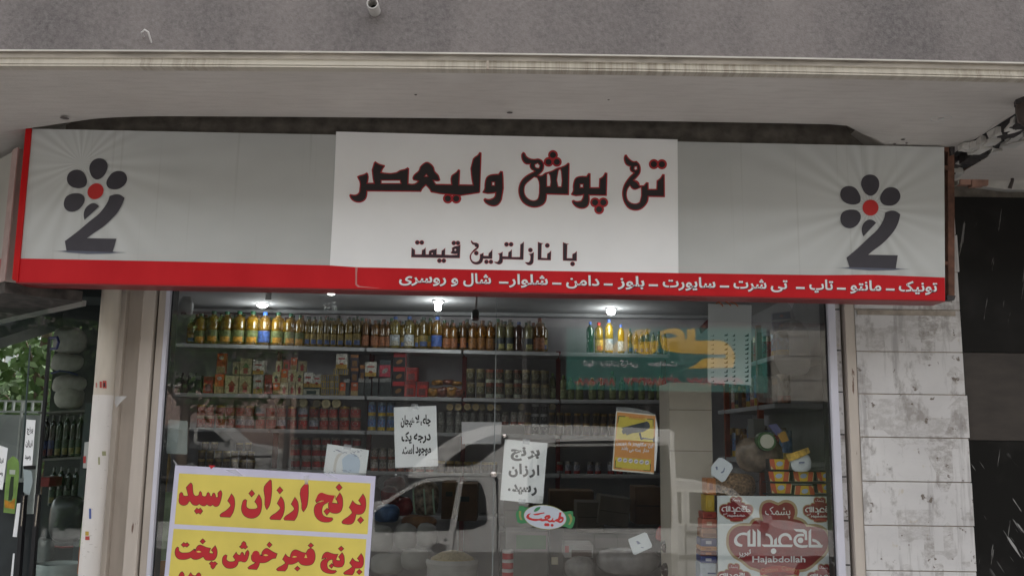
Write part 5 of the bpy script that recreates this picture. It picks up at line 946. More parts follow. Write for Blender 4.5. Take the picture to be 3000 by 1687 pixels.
MB().lathe((q.x, q.y, q.z - .04), [(.02, 0), (.03, .01), (.03, .06), (.022, .085), (.01, .09)], 14).build('socket', M('black_bakelite', (.02, .02, .022), .35), hs, sm=True)
q = P(545, 905, 2.2); cc = thing('security_camera', 'white dome camera under the ceiling at the left of the window', 'camera', tuple(q))
MB().lathe((q.x, q.y, q.z - .06), [(.02, 0), (.045, .02), (.05, .05), (.05, .10), (.04, .13), (.03, .15)], 16).build('housing', M('white_camera_shell', (.42, .42, .42), .4), cc, sm=True)
MB().lathe((q.x, q.y - .03, q.z - .045), [(.022, 0), (.022, .015)], 12).build('lens', m_iron, cc)
q = P(787, 858, 1.6); tg = thing('hanging_tag', 'small white tag hanging from the shop ceiling', 'tag', tuple(q)); MB().box(q.x - .02, q.x + .02, q.y, q.y + .004, q.z - .045, q.z + .15).build('card', M('tag_card', (.5, .48, .47), .6), tg)
# ---------- side-wall shelving on the right
sw = thing('side_shelving', 'grey side-wall shelving with orange posts behind the beige column', 'shelving', (2.1, 3.2, -.15))
zr = [P(2190, 1190, 3.0).z, P(2190, 1345, 3.0).z, P(2180, 1062, 3.0).z, P(2190, 1465, 3.0).z]
for z_ in zr: MB().box(1.93, 2.39, 2.3, 4.2, z_ - .035, z_).build('shelf_board', m_shelf, sw, bevel=.003)
for y_ in (2.75, 3.9): MB().box(1.93, 1.97, y_, y_ + .05, -.15, 2.5).build('post', M('orange_post', (.30, .07, .03), .5, .2, 10), sw)
random.seed(31)
for z_, hh in ((zr[0], .26), (zr[1], .28), (zr[2], .22)):
    for y_ in [2.4 + .135 * k for k in range(13)]:
        kind = random.choice(('white fish can', 'blue yellow can', 'red tomato can', 'dark honey jar', 'clear vinegar', 'orange drink')); o, w0, h0, lb, gr, u = PROTO[kind]; h = hh * random.uniform(.7, 1)
        dup(o, (2.03, y_, z_ + .001), (.095 / w0, .095 / w0, h / h0), (0, 0, -1.2), label='assorted container on the side-wall shelving behind the column', group='goods on the side shelving')
# ------------------------------------------------------------------ goods low down in the shop
m_sack = M('white_sack', (.33, .32, .305), .7, .12, 9, bump=.3); m_brownbag = M('brown_bag', (.30, .15, .07), .45, .25, 12); m_clear = M('clear_bag', (.50, .50, .50), .12, .2, 12, bump=.5, alpha=.28)
m_card = M('brown_cardboard', (.145, .085, .05), .8, .15, 8); m_card2 = M('grey_brown_cardboard', (.125, .105, .085), .8, .15, 8)
def boxat(name, label, cat, x0, x1, yt, yb, Y, depth, mat, rot=0.0, group=None, extra=None):
    a, b = P(x0, yb, Y), P(x1, yb, Y); t = P(x0, yt, Y); cx, wd_ = (a.x + b.x) / 2, b.x - a.x; h = t.z - a.z
    o = thing(name, label, cat, (cx, Y + depth / 2, a.z), group)
    MB().box(cx - wd_ / 2, cx + wd_ / 2, Y, Y + depth, a.z, a.z + h).build('body', mat, o, bevel=.004)
    if extra:
        for nm, mt, q in extra:
            mb = MB()
            for (u0, u1, v0, v1) in q: mb.box(cx - wd_ / 2 + wd_ * u0, cx - wd_ / 2 + wd_ * u1, Y - .002, Y - .0002, a.z + h * v0, a.z + h * v1)
            mb.build(nm, mt, o)
    if rot: o.rotation_euler = (0, rot, 0)
    return o
YL = 2.2
for i, (x, y, rx, rz) in enumerate(((1110, 1620, 42, 40), (1185, 1612, 36, 38), (1248, 1604, 33, 34), (1130, 1685, 50, 30), (1210, 1672, 46, 30))):
    lump('rice_sack', 'plump white rice sack heaped behind the lower left door pane', 'sack', x, y, rx, rz, YL + .25 * (i < 3), m_sack, seed=40 + i, rough=.10, group='white rice sacks behind the left pane')
os_ = thing('open_rice_sack', 'open white sack filled to the brim with grain behind the glass joint', 'sack', tuple(P(1325, 1760, 1.6)))
q = P(1325, 1655, 1.6); m_ = mpp(1325, 1655, 1.6); r = 76 * m_
MB().lathe((q.x, q.y, q.z), [(r * .92, -.5), (r * 1.02, -.25), (r * .96, -.02), (r * 1.03, .02), (r * .98, .045), (r * .90, .03)], 26, cap=False).build('sack', m_sack, os_, sm=True)
MB().lathe((q.x, q.y, q.z), [(r * .95, .0), (r * .8, .05), (r * .45, .082), (r * .1, .095)], 26).build('grain', M('rice_grain', (.36, .29, .17), .8, .25, 90, bump=.6), os_, sm=True)
boxat('cardboard_box', 'tall brown cardboard box seen through the reflected door window', 'box', 1292, 1332, 1412, 1520, 3.0, .4, m_card, group=None, extra=[('print_band', M('card_print', (.04, .05, .04), .7), [(.3, .8, .62, .75)])])
boxat('cardboard_box', 'brown cardboard box right of the tall brown one', 'box', 1340, 1396, 1416, 1525, 3.1, .4, m_card, extra=[('print_band', M('card_print', (.04, .05, .04), .7), [(.1, .6, .52, .66)])])
lump('flat_sack', 'flat brown and cream sack lying on the white sacks', 'sack', 1222, 1552, 52, 20, 2.6, m_brownbag, seed=3, rough=.06)
lump('snack_pack', 'blue and yellow snack pack leaning beside the yellow poster', 'packet', 1130, 1532, 38, 26, 2.5, M('blue_yellow_wrapper', (.05, .11, .24), .3, .9, 8), seed=8, rough=.12)
for i, (x, y) in enumerate(((1138, 1478), (1175, 1512), (1152, 1455))): lump('red_pack', 'dark red plastic pack among the bags behind the left pane', 'packet', x, y, 30, 27, 2.75 + .05 * i, M('dark_red_wrapper', (.22, .03, .03), .25, .6, 10), seed=12 + i, rough=.2, group='red packs behind the left pane')
nb = lump('net_bag', 'clear bag of white and red packs with pale green straps', 'bag', 1245, 1512, 42, 50, 2.7, M('mixed_packs', (.26, .20, .16), .3, .9, 18, bump=.5), seed=17, rough=.12)
for x in (1210, 1242, 1268): MB().tube([P(x, 1432, 2.62), P(x + 2, 1470, 2.56), P(x + 5, 1505, 2.6)], .007, 6).build('strap', M('pale_green_strap', (.36, .50, .38), .5), nb)
lump('clear_bag', 'crumpled clear plastic bag above the red packs', 'bag', 1150, 1445, 45, 26, 2.6, m_clear, seed=23, rough=.22)
for i, (x0, x1, yt, yb, Y, mt) in enumerate(((1475, 1560, 1440, 1545, 3.2, m_card2), (1610, 1740, 1436, 1550, 3.4, m_card), (1690, 1770, 1470, 1556, 2.9, m_card2), (1750, 1840, 1455, 1540, 2.8, m_card2), (1862, 1938, 1425, 1535, 3.0, m_card))):
    boxat('cardboard_carton', 'dim cardboard carton stacked low at the back behind the right pane', 'box', x0, x1, yt, yb, Y, .35, mt, rot=(.0, .0, .0, .12, .0)[i], group='dim cartons behind the right pane', extra=[('seam', M('carton_seam', (.06, .045, .035), .8), [(.05, .95, .48, .51)])])
boxat('low_counter', 'dark low counter behind the right pane under the cartons', 'counter', 1460, 1950, 1556, 1760, 2.9, .5, M('dark_counter', (.06, .055, .055), .5, .2, 4), extra=[('top_edge', M('counter_edge', (.03, .028, .03), .4), [(0, 1, .93, 1)])])
boxat('display_stand', 'narrow black display stand with cream label behind the oval sticker', 'stand', 1608, 1651, 1545, 1760, 1.6, .25, M('black_stand', (.022, .022, .024), .5), extra=[('label_card', M('cream_label', (.48, .44, .32), .6), [(.16, .6, .50, .60)])])
boxat('green_crate', 'green and grey printed carton left of the black display stand', 'box', 1480, 1605, 1555, 1690, 2.2, .3, M('pale_grey_carton', (.24, .23, .22), .6, .15, 6), extra=[('green_print', M('carton_green', (.05, .20, .08), .6), [(.25, .95, .62, .92)])])
boxat('packet_box', 'carton with red mark and dark food picture right of the black stand', 'box', 1653, 1738, 1594, 1632, 1.3, .25, M('cocoa_box', (.26, .25, .25), .5), extra=[('picture', M('cocoa_picture', (.05, .02, .015), .5), [(.25, .95, .05, .6)]), ('red_mark', M('cocoa_red', (.3, .03, .03), .5), [(.02, .16, .4, .9)])])
q = P(1487, 1690, 1.4); m_ = mpp(1487, 1690, 1.4)
for k in range(4):
    cs = thing('striped_can', 'red and white striped can in the single stack below the right printed note', 'can', (q.x, q.y, q.z - .06 + k * 27 * m_), 'striped cans in one stack')
    MB().lathe((q.x, q.y, q.z - .06 + k * 27 * m_), [(16 * m_, 0), (16.5 * m_, .003), (16.5 * m_, 17 * m_), (16.5 * m_, 25 * m_), (15 * m_, 26 * m_)], 18, ms=[0, 0, 1, 1]).build('body', [M('bright_red_can', (.42, .03, .035), .35), M('can_white_band', (.5, .48, .48), .35)], cs, sm=True)
lump('wrapped_bundle', 'long bundle wrapped in grey plastic low behind the right pane', 'bundle', 1850, 1690, 95, 38, .9, M('grey_plastic_film', (.17, .16, .16), .22, .3, 10, bump=.7), seed=31, rough=.06)
lump('wrapped_bundle', 'small bundle in crumpled grey plastic right of the black stand', 'bundle', 1700, 1700, 48, 32, 1.0, M('grey_plastic_film_b', (.20, .19, .18), .22, .3, 14, bump=.8), seed=33, rough=.12)
for i, (x, y, rx, rz) in enumerate(((1990, 1700, 50, 24), (2010, 1650, 42, 15), (1978, 1625, 36, 20), (1930, 1760, 40, 26))): lump('vacuum_pack', 'dark shiny vacuum pack piled left of the boxes', 'packet', x, y, rx, rz, .7 + .03 * i, M('dark_shiny_pack', (.045, .015, .014), .15, .9, 14, bump=.6), seed=50 + i, rough=.10, group='dark vacuum packs')
MB().prism([P(1962, 1640, .66), P(2035, 1642, .66), P(2042, 1662, .66), P(1995, 1655, .66), P(1962, 1661, .66)], (0, .004, 0)).build('white_label', M('pack_white_label', (.5, .5, .5), .4), bpy.data.objects['vacuum_pack'])
# red magazine stack
mg = thing('magazine_rack', 'red and white magazine sheets leaning below the beige column', 'magazines', tuple(P(2010, 1600, 1.2)))
MB().prism([P(1938, 1470, 1.2), P(2062, 1483, 1.2), P(2062, 1570, 1.2), P(1938, 1590, 1.2)], (0, .01, 0)).build('red_cover', M('magazine_red', (.38, .06, .07), .4, .2, 8), mg)
mb = MB(); mb.flat([[(1941, 1482), (1970, 1483), (1970, 1532), (1941, 1532)]], 1.198); mb.flat([[(2003, 1484), (2024, 1486), (2023, 1522), (2003, 1520)]], 1.198); mb.build('white_panel', M('magazine_white', (.50, .46, .50), .5), mg)
mb = MB()
for k in range(9): mb.flat([[(1943, 1485 + k * 5), (1968, 1486 + k * 5), (1968, 1487.4 + k * 5), (1943, 1486.6 + k * 5)]], 1.1965); mb.flat([[(2005, 1487 + k * 3.6), (2022, 1488.5 + k * 3.6), (2022, 1489.8 + k * 3.6), (2005, 1488.4 + k * 3.6)]], 1.1965)
mb.build('text_lines', M('magazine_text', (.12, .12, .16), .6), mg)
lump('crumpled_red_pack', 'crumpled red plastic pack below the magazine sheets', 'packet', 1958, 1588, 34, 22, 1.0, M('bright_red_wrapper', (.42, .05, .045), .25, .4, 10, bump=.4), seed=60, rough=.2)
# boxes stacked against the sweets poster
for i, (yt, yb, c, lab, acc) in enumerate(((1400, 1448, (.50, .18, .05), 'orange and brown box on top of the stack left of the sweets poster', (.28, .08, .03)), (1449, 1498, (.48, .32, .04), 'yellow box second from the top of the stack left of the sweets poster', (.52, .38, .08)), (1499, 1518, (.36, .06, .04), 'dark red box under the yellow one left of the sweets poster', (.25, .03, .03)),
        (1519, 1546, (.48, .14, .09), 'red and cream box with pale mark left of the sweets poster', (.55, .36, .26)), (1547, 1575, (.40, .20, .12), 'brown chocolate picture box left of the sweets poster', (.22, .10, .06)), (1576, 1599, (.06, .07, .17), 'navy box with white mark left of the sweets poster', (.5, .5, .55)), (1600, 1612, (.52, .21, .06), 'thin orange box left of the sweets poster', (.3, .1, .03)), (1613, 1627, (.16, .03, .025), 'thin dark red box left of the sweets poster', (.45, .15, .05)), (1628, 1648, (.045, .06, .20), 'dark blue box with white mark left of the sweets poster', (.5, .5, .55)), (1649, 1760, (.42, .47, .53), 'pale blue box at the bottom of the stack left of the sweets poster', (.08, .1, .2)))):
    x0 = (2071, 2068, 2060, 2058, 2056, 2054, 2053, 2053, 2053, 2053)[i]; x1 = (2098, 2094, 2101, 2101, 2101, 2101, 2101, 2101, 2101, 2101)[i]
    boxat('sweet_box', lab, 'box', x0, x1, yt, yb, .22, .12, M('sweetbox_%d' % i, c, .4, .15, 30), extra=[('print', M('sweetprint_%d' % i, acc, .4), [(.3, .65, .3, .7)] if i not in (4, 9) else ([(.05, .95, .1, .5)] if i == 4 else [(.45, .95, .72, .76), (.5, .9, .60, .66)]))])
# nuts in a clear bag, small orange boxes, bread in plastic
nu = lump('nut_bag', 'clear bag of brown nuts standing on the sweets poster edge', 'bag', 2160, 1462, 68, 37, .35, M('brown_nuts', (.27, .17, .09), .5, .75, 75, bump=1.0), seed=71, rough=.05)
lump('clear_bag', 'empty clear bag top between the nut bag and the orange boxes', 'bag', 2185, 1418, 48, 24, .45, m_clear, seed=73, rough=.15)
m_jo = M('jelly_orange', (.50, .10, .035), .4); m_jy = M('jelly_yellow', (.62, .40, .03), .4); m_jb = M('jelly_oval', (.34, .42, .56), .4); m_jg = M('jelly_green', (.05, .12, .06), .5); m_jd = M('jelly_dark_side', (.035, .035, .03), .6); m_jc = M('jelly_cream', (.55, .45, .22), .4)
jb = thing('small_orange_box', 'small orange and yellow box with oval mark, stacked above the sweets poster', 'box', (0, 0, 0), 'orange boxes above the sweets poster')
W_, H_ = .11, .056
MB().box(-W_/2, W_/2, 0, .07, 0, H_).build('body', m_jd, jb)
MB().prism([(-W_*.5, -.002, H_), (W_*.5, -.002, H_), (W_*.43, -.002, 0), (-W_*.43, -.002, 0)], (0, .0018, 0)).build('orange_face', m_jo, jb)
MB().prism([(-W_*.27, -.003, H_), (W_*.27, -.003, H_), (W_*.18, -.003, 0), (-W_*.18, -.003, 0)], (0, .0009, 0)).build('yellow_face', m_jy, jb)
MB().fill([[(x, -.0035, z_) for x, z_ in ell(0, H_ * .55, W_ * .17, H_ * .24, .25, 14)]]).build('oval_mark', m_jb, jb)
MB().prism([(-W_*.43, -.003, 0), (-W_*.30, -.003, 0), (-W_*.42, -.003, H_*.3)], (0, .0009, 0)).prism([(W_*.5, -.0025, H_*.9), (W_*.43, -.0025, 0), (W_*.47, -.0025, 0), (W_*.53, -.0025, H_*.9)], (0, .001, 0)).build('cream_corner', m_jc, jb)
first = True
for x, y, w_, h, fl in ((2284, 1374, 59, 29, 0), (2282, 1409, 61, 28, 0), (2354, 1409, 59, 28, 0), (2420, 1408, 55, 28, 0), (2288, 1444, 62, 29, 0), (2357, 1450, 59, 28, 1), (2422, 1443, 56, 28, 0)):
    Y = .2; p = P(x, y, Y); m_ = mpp(x, y, Y); s_ = (w_ * m_ / W_, 1, h * m_ / H_)
    if fl: s_ = (-s_[0], 1, -s_[2]); p = P(x, y - h, Y)
    if first: jb.location = p; jb.scale = s_; first = False
    else: dup(jb, p, s_)
for x0, x1, yt, yb in ((2255, 2440, 1376, 1380), (2255, 2440, 1411, 1415), (2255, 2440, 1446, 1452)):
    boxat('display_shelf', 'thin dark shelf strip carrying the small orange boxes', 'shelf', x0, x1, yt + 1, yb, .19, .14, m_jd, group='dark strips under the orange boxes')
ch = lump('cheese_pack', 'white pouch with yellow and blue print leaning on the small orange boxes', 'packet', 2350, 1382, 30, 27, .14, M('white_pouch', (.58, .62, .64), .35, .05, 20), seed=80, rough=.06, ry=10)
MB().prism([P(2302, 1332, .13), P(2368, 1310, .13), P(2374, 1325, .13), P(2350, 1338, .13), P(2312, 1352, .13)], (0, .006, 0)).build('printed_top', M('pouch_print', (.45, .28, .05), .35, .7, 40), ch)
MB().flat([[(2340, 1352), (2357, 1351), (2357, 1356), (2340, 1357)]], .128).build('print_line', m_pen, ch)
br_ = lump('bread_bag', 'round bread in a clear printed bag with green ring and white centre', 'bag', 2235, 1385, 70, 52, .35, M('bread_wrap', (.20, .155, .115), .2, .6, 14, bump=.7), seed=90, rough=.05, ry=30)
MB().lathe((P(2249, 1292, .30).x, .315, P(2249, 1292, .30).z), [(.048, .0), (.05, .01), (.05, .06)], 26, ax='Y').build('green_ring', M('label_green_ring', (.055, .13, .045), .4, .3, 20), br_, sm=True)
MB().lathe((P(2249, 1292, .30).x, .31, P(2249, 1292, .30).z), [(.036, 0), (.036, .01)], 26, ax='Y').build('white_centre', M('label_white_centre', (.56, .56, .46), .4), br_)
MB().prism([P(2250, 1245, .3), P(2275, 1240, .3), P(2292, 1262, .3), P(2276, 1276, .3)], (0, .004, 0)).build('blue_print', M('bread_blue_print', (.10, .10, .22), .3), br_)
MB().prism([P(2276, 1268, .3), P(2300, 1262, .3), P(2312, 1290, .3), P(2290, 1296, .3)], (0, .004, 0)).build('orange_print', M('bread_orange_print', (.42, .22, .04), .3), br_)
boxat('grey_bucket', 'pale grey tub behind the bread bag', 'tub', 2210, 1242 + 1000, 1225, 1300, .9, .14, M('tub_grey', (.27, .28, .26), .5))
# hanging plastic at the top right
for i, (x, y, rx, rz) in enumerate(((2265, 975, 62, 48), (2330, 1100, 60, 80), (2370, 960, 45, 42), (2255, 1180, 40, 40))):
    lump('hanging_plastic', 'crumpled clear plastic bag hanging inside the upper right window', 'bag', x, y, rx, rz, .35 + .1 * i, m_clear, seed=100 + i, rough=.2, ry=18, group='clear bags in the upper right window')
for i, (pts, c) in enumerate((([(2262, 918), (2315, 912), (2316, 932), (2265, 938)], (.035, .05, .14)), ([(2264, 942), (2316, 938), (2310, 962), (2270, 972)], (.035, .05, .14)), ([(2050, 958), (2074, 935), (2074, 960), (2056, 976)], (.16, .03, .04)))):
    o = thing('printed_bag', ('upper dark blue printed bag at the top right of the window', 'lower dark blue printed bag at the top right of the window', 'red and blue printed bag left of the hanging price list')[i], 'bag', tuple(P(*pts[-1], .5)))
    MB().prism([P(x, y, .5) for x, y in pts], (0, .03, 0)).build('wrapper', M('printed_bag_%d' % i, c, .3, .3, 20), o, bevel=.006)
    MB().fill([[P(x, y, .498) for x, y in circ(sum(p[0] for p in pts) / 4, sum(p[1] for p in pts) / 4, 6, 8, 4)]]).build('red_mark', M('bag_red_mark', (.35, .06, .05), .4), o)
# statuette-like golden jar at the left edge of the window
gj = thing('golden_vase', 'narrow golden vase standing at the left edge of the window', 'vase', tuple(P(482, 1480, .25)))
q = P(482, 1385, .25); MB().lathe((q.x, q.y, q.z), [(.02, -.16), (.016, -.06), (.024, 0), (.03, .03), (.028, .07), (.02, .10), (.008, .125)], 14).build('body', M('gold_paint', (.28, .19, .06), .35, .4, 30, metal=.5), gj, sm=True)
# green advert at the left edge behind the poster
ga = thing('green_advert', 'green meadow advert sheet behind the left edge of the window', 'poster', tuple(P(490, 1690, .08)))
g = NB('meadow_print', .6); g.color(g.mix(g.noise(g.coords((1, 1, .6)), 9, 6), (.04, .10, .035), (.32, .42, .24))); m_mead = g.m
MB().prism([P(474, 1440, .08), P(530, 1442, .08), P(520, 1640, .08), P(465, 1640, .08)], (0, .003, 0)).build('sheet', m_mead, ga)
MB().prism([P(464, 1641, .08), P(520, 1641, .08), P(515, 1760, .08), P(458, 1760, .08)], (0, .003, 0)).build('orange_foot', M('advert_orange', (.35, .16, .06), .6, .3, 14), ga)
# ------------------------------------------------------------------ left bay: doors, sacks, bottles
MB().box(-4.2, xl[0] - .006, .06, .068, -.2, zs(150, 842, .06)).build('door_pane', m_doorglass, shop)
SK = 1.35
for i, (x, y, rx, rz) in enumerate(((185, 1196, 46, 32), (185, 1150, 46, 26), (178, 1085, 50, 26), (185, 1032, 46, 38))):
    lump('stacked_sack', ('bottom', 'second', 'third', 'topmost')[i] + ' grey sack of the pile behind the door glass', 'sack', x, y, rx, rz, SK, M('grey_woven_sack', (.34, .315, .285), .75, .12, 30, bump=.3), seed=120 + i, rough=.15)
MB().tube([P(150, 1093, SK - .02), P(175, 1086, SK - .05), P(205, 1090, SK - .03), P(228, 1098, SK)], .006, 6).build('blue_hem', M('navy_hem', (.02, .03, .11), .6), bpy.data.objects['stacked_sack.002'])
rk = thing('bottle_rack', 'dark rack shelf of dim bottles behind the door glass', 'rack', tuple(P(190, 1345, SK)))
MB().hexa([tuple(P(112, 1350, SK)), tuple(P(262, 1340, SK)), tuple(P(262, 1340, SK) + Vector((0, .4, 0))), tuple(P(112, 1350, SK) + Vector((0, .4, 0))), tuple(P(112, 1344, SK)), tuple(P(262, 1335, SK)), tuple(P(262, 1335, SK) + Vector((0, .4, 0))), tuple(P(112, 1344, SK) + Vector((0, .4, 0)))]).build('shelf', M('rack_steel', (.13, .12, .11), .5), rk)
MB().box(P(244, 1300, SK).x, P(262, 1300, SK).x, SK - .02, SK + .3, -.2, zs(250, 1180, SK)).build('side_post', M('rack_dark_post', (.05, .065, .07), .4), rk)
MB().hexa([tuple(P(112, 1212, SK)), tuple(P(262, 1204, SK)), tuple(P(262, 1204, SK) + Vector((0, .4, 0))), tuple(P(112, 1212, SK) + Vector((0, .4, 0))), tuple(P(112, 1206, SK)), tuple(P(262, 1199, SK)), tuple(P(262, 1199, SK) + Vector((0, .4, 0))), tuple(P(112, 1206, SK) + Vector((0, .4, 0)))]).build('upper_shelf', M('rack_steel', (.13, .12, .11), .5), rk)
bottle('cola', 'dark cola bottle in the rack behind the door glass', (.018, .012, .012), (.03, .03, .03), (.02, .03, .10), (.10, .02, .02), 1.0, trans=.1)
bottle('green soda', 'dark green soda bottle in the rack behind the door glass', (.016, .035, .02), (.12, .12, .12), (.03, .06, .03), (.20, .17, .05), 1.0, trans=.1)
for i, x in enumerate((128, 148, 168, 188, 208, 228)): put('cola' if i < 2 else 'green soda', x, 1344 - i * 1.4, 20, 125, SK + .08)
for i, x in enumerate((150, 172, 194, 216, 236)): put('green soda', x, 1480, 20, 110, SK + .08)
boxat('red_crate', 'dim red packet on the rack below the cola bottles', 'packet', 108, 143, 1397, 1425, SK - .1, .2, M('dim_red', (.20, .02, .02), .4, .3, 20))
lump('drum_bag', 'dim round tub wrapped in clear plastic low behind the door glass', 'tub', 175, 1592, 55, 68, 1.0, M('dim_clear_tub', (.025, .028, .028), .3, .4, 8, bump=.5), seed=140, rough=.05)
MB().tube([P(150, 1598, .9), P(180, 1602, .9), P(214, 1600, .9)], .006, 6).build('red_rim', M('dim_red_rim', (.25, .05, .05), .4), bpy.data.objects['drum_bag'])
ow = thing('open_white_sack', 'open white sack with rolled rim at the bottom of the door', 'sack', tuple(P(170, 1760, .6)))
q = P(172, 1668, .6); m_ = mpp(172, 1668, .6); r = 62 * m_
MB().lathe((q.x, q.y, q.z), [(r, -.6), (r * 1.04, -.1), (r * 1.0, -.03), (r * 1.06, .01), (r * 1.0, .035), (r * .92, .02), (r * .88, -.06), (r * .2, -.08)], 24, cap=False).build('sack', M('white_sack_b', (.43, .44, .43), .7, .08, 10, bump=.3), ow, sm=True)
lump('grey_sack', 'grey sack slumped beside the open white sack', 'sack', 118, 1665, 26, 42, .75, M('slate_sack', (.20, .19, .185), .7, .2, 12, bump=.4), seed=150, rough=.15)
# door leaf with black stiles, handles and papers
dl_ = thing('door_leaf', 'frameless glass door leaf with two long black handles at the left', 'door', tuple(P(90, 1760, .0)))
m_blkpaint = M('black_door_steel', (.016, .016, .018), .35, .2, 10)
def bar(name, pts, w_, Y, mat, par, d=.02): MB().prism([P(pts[0][0] - w_ / 2, pts[0][1], Y), P(pts[0][0] + w_ / 2, pts[0][1], Y), P(pts[1][0] + w_ / 2, pts[1][1], Y), P(pts[1][0] - w_ / 2, pts[1][1], Y)], (0, d, 0)).build(name, mat, par)
bar('stile', [(144, 985), (82, 1760)], 7, .03, m_blkpaint, dl_)
bar('stile', [(87, 1010), (60, 1400)], 2.5, .035, M('glass_edge', (.07, .10, .10), .3), dl_, .01)
bar('handle', [(108, 1448), (84, 1760)], 11, -.02, m_blkpaint, dl_, .03); bar('handle', [(67, 1450), (44, 1760)], 11, -.02, m_blkpaint, dl_, .03)
bar('handle_shine', [(113, 1450), (103, 1540)], 4, -.022, m_chrome, dl_, .002); bar('handle_shine', [(70, 1452), (62, 1540)], 3, -.022, m_chrome, dl_, .002)
bar('lower_panel', [(78, 1505), (60, 1760)], 64, .045, M('dark_lower_panel', (.035, .042, .045), .3, .3, 6), dl_, .01)
bar('lower_panel', [(20, 1412), (0, 1760)], 100, .05, M('dark_lower_panel', (.035, .042, .045), .3, .3, 6), dl_, .01)
MB().tube([P(148, 990, .02), P(168, 988, .0), P(172, 1002, -.02), P(166, 1020, .0), P(150, 1022, .02)], .007, 8).build('blue_hook', M('dark_blue_hook', (.015, .02, .08), .4), dl_, sm=True)
bar('lock_plate', [(84, 1363), (84, 1374)], 30, .02, m_blkpaint, dl_, .02)
pp = thing('paper_strip', 'tall white paper strip with black handwriting on the glass door', 'note', tuple(P(80, 1360, .0)))
MB().prism([P(78, 1228, .0), P(104, 1230, .0), P(94, 1362, .0), P(67, 1364, .0)], (0, .002, 0)).build('sheet', m_paper, pp)
mb = MB(); word(mb, 'برنج', 79, 97, 1264, 22, -.0006, .05, bold=.03); word(mb, 'ارزان', 75, 95, 1304, 22, -.0006, .05, bold=.03); word(mb, 'رسید', 73, 90, 1342, 20, -.0006, .05, bold=.04); mb.build('handwriting', m_ink, pp)
pq = thing('paper_strip', 'white paper with black handwriting at the left edge of the photo', 'note', tuple(P(5, 1430, .0)))
MB().prism([P(-40, 1290, .0), P(23, 1312, .0), P(7, 1434, .0), P(-50, 1420, .0)], (0, .002, 0)).build('sheet', m_paper, pq)
mb = MB(); word(mb, 'ارزان', -8, 10, 1350, 16, -.0006, .2, bold=.04); word(mb, 'رسید', -8, 8, 1387, 16, -.0006, .2, bold=.04); mb.build('handwriting', m_ink, pq)
pr2 = thing('paper_strip', 'blank grey paper strip hanging under the door lock', 'note', tuple(P(80, 1448, .0)))
MB().prism([P(67, 1373, .0), P(92, 1378, .0), P(96, 1410, .0), P(86, 1450, .0), P(68, 1440, .0), P(70, 1405, .0)], (0, .002, 0)).build('sheet', M('grey_paper', (.30, .36, .37), .6, .1, 8), pr2)
pr3 = thing('paper_strip', 'narrow white paper strip beside the left door handle', 'note', tuple(P(45, 1570, .0)))
MB().prism([P(50, 1474, -.001), P(61, 1472, -.001), P(49, 1572, -.001), P(37, 1571, -.001)], (0, .002, 0)).build('sheet', m_paper, pr3)
pr4 = thing('paper_strip', 'narrow white paper strip at the foot of the left door handle', 'note', tuple(P(35, 1690, .0)))
MB().prism([P(38, 1620, -.001), P(43, 1620, -.001), P(35, 1720, -.001), P(28, 1720, -.001)], (0, .002, 0)).build('sheet', m_paper, pr4)
sg2 = thing('bottle_decal', 'green drink decal with bottle shape on the glass door', 'sticker', tuple(P(35, 1500, .0)))
MB().prism([P(x, y, .002) for x, y in smooth([(22, 1350), (38, 1335), (52, 1345), (56, 1375), (52, 1430), (43, 1504), (10, 1500), (15, 1420), (20, 1375)], 2)], (0, .001, 0)).build('sheet', M('decal_green', (.16, .27, .07), .4, .25, 14), sg2)
MB().flat([[(32, 1395), (41, 1395), (38, 1450), (34, 1465), (24, 1465), (27, 1430)]], .0015).build('bottle_shape', M('decal_dark', (.02, .035, .015), .4), sg2)
MB().flat([smooth([(13, 1462), (30, 1470), (44, 1458), (42, 1490), (14, 1486)], 2)], .0013).build('orange_fruit', M('decal_orange', (.45, .20, .02), .4, .4, 30), sg2)
MB().flat([[(28, 1375), (45, 1376), (44, 1389), (28, 1388)]], .0012).build('pale_band', M('decal_pale', (.40, .44, .38), .4), sg2)
st3 = thing('round_corner_sticker', 'small white and red sticker on the glass beside the pipe', 'sticker', tuple(P(250, 1370, .03)))
MB().prism([P(248, 1295, .03), P(268, 1292, .03), P(266, 1372, .03), P(243, 1370, .03)], (0, .002, 0)).build('sheet', M('sticker_grey', (.40, .42, .40), .5), st3)
MB().flat([[(244, 1336), (252, 1335), (251, 1356), (244, 1356)]], .029).build('red_patch', M('sticker_red_patch', (.4, .04, .04), .5), st3)
gt_ = thing('green_tall_decal', 'tall green and orange decal on the glass beside the drain pipe', 'sticker', tuple(P(240, 1650, .03)))
MB().prism([P(247, 1470, .03), P(262, 1440, .03), P(250, 1600, .03), P(232, 1600, .03)], (0, .002, 0)).build('green_part', M('decal_green_b', (.16, .26, .08), .4, .3, 16), gt_)
MB().prism([P(232, 1601, .03), P(250, 1601, .03), P(244, 1680, .03), P(226, 1680, .03)], (0, .002, 0)).build('orange_part', M('decal_rust', (.25, .09, .03), .5, .4, 20), gt_)
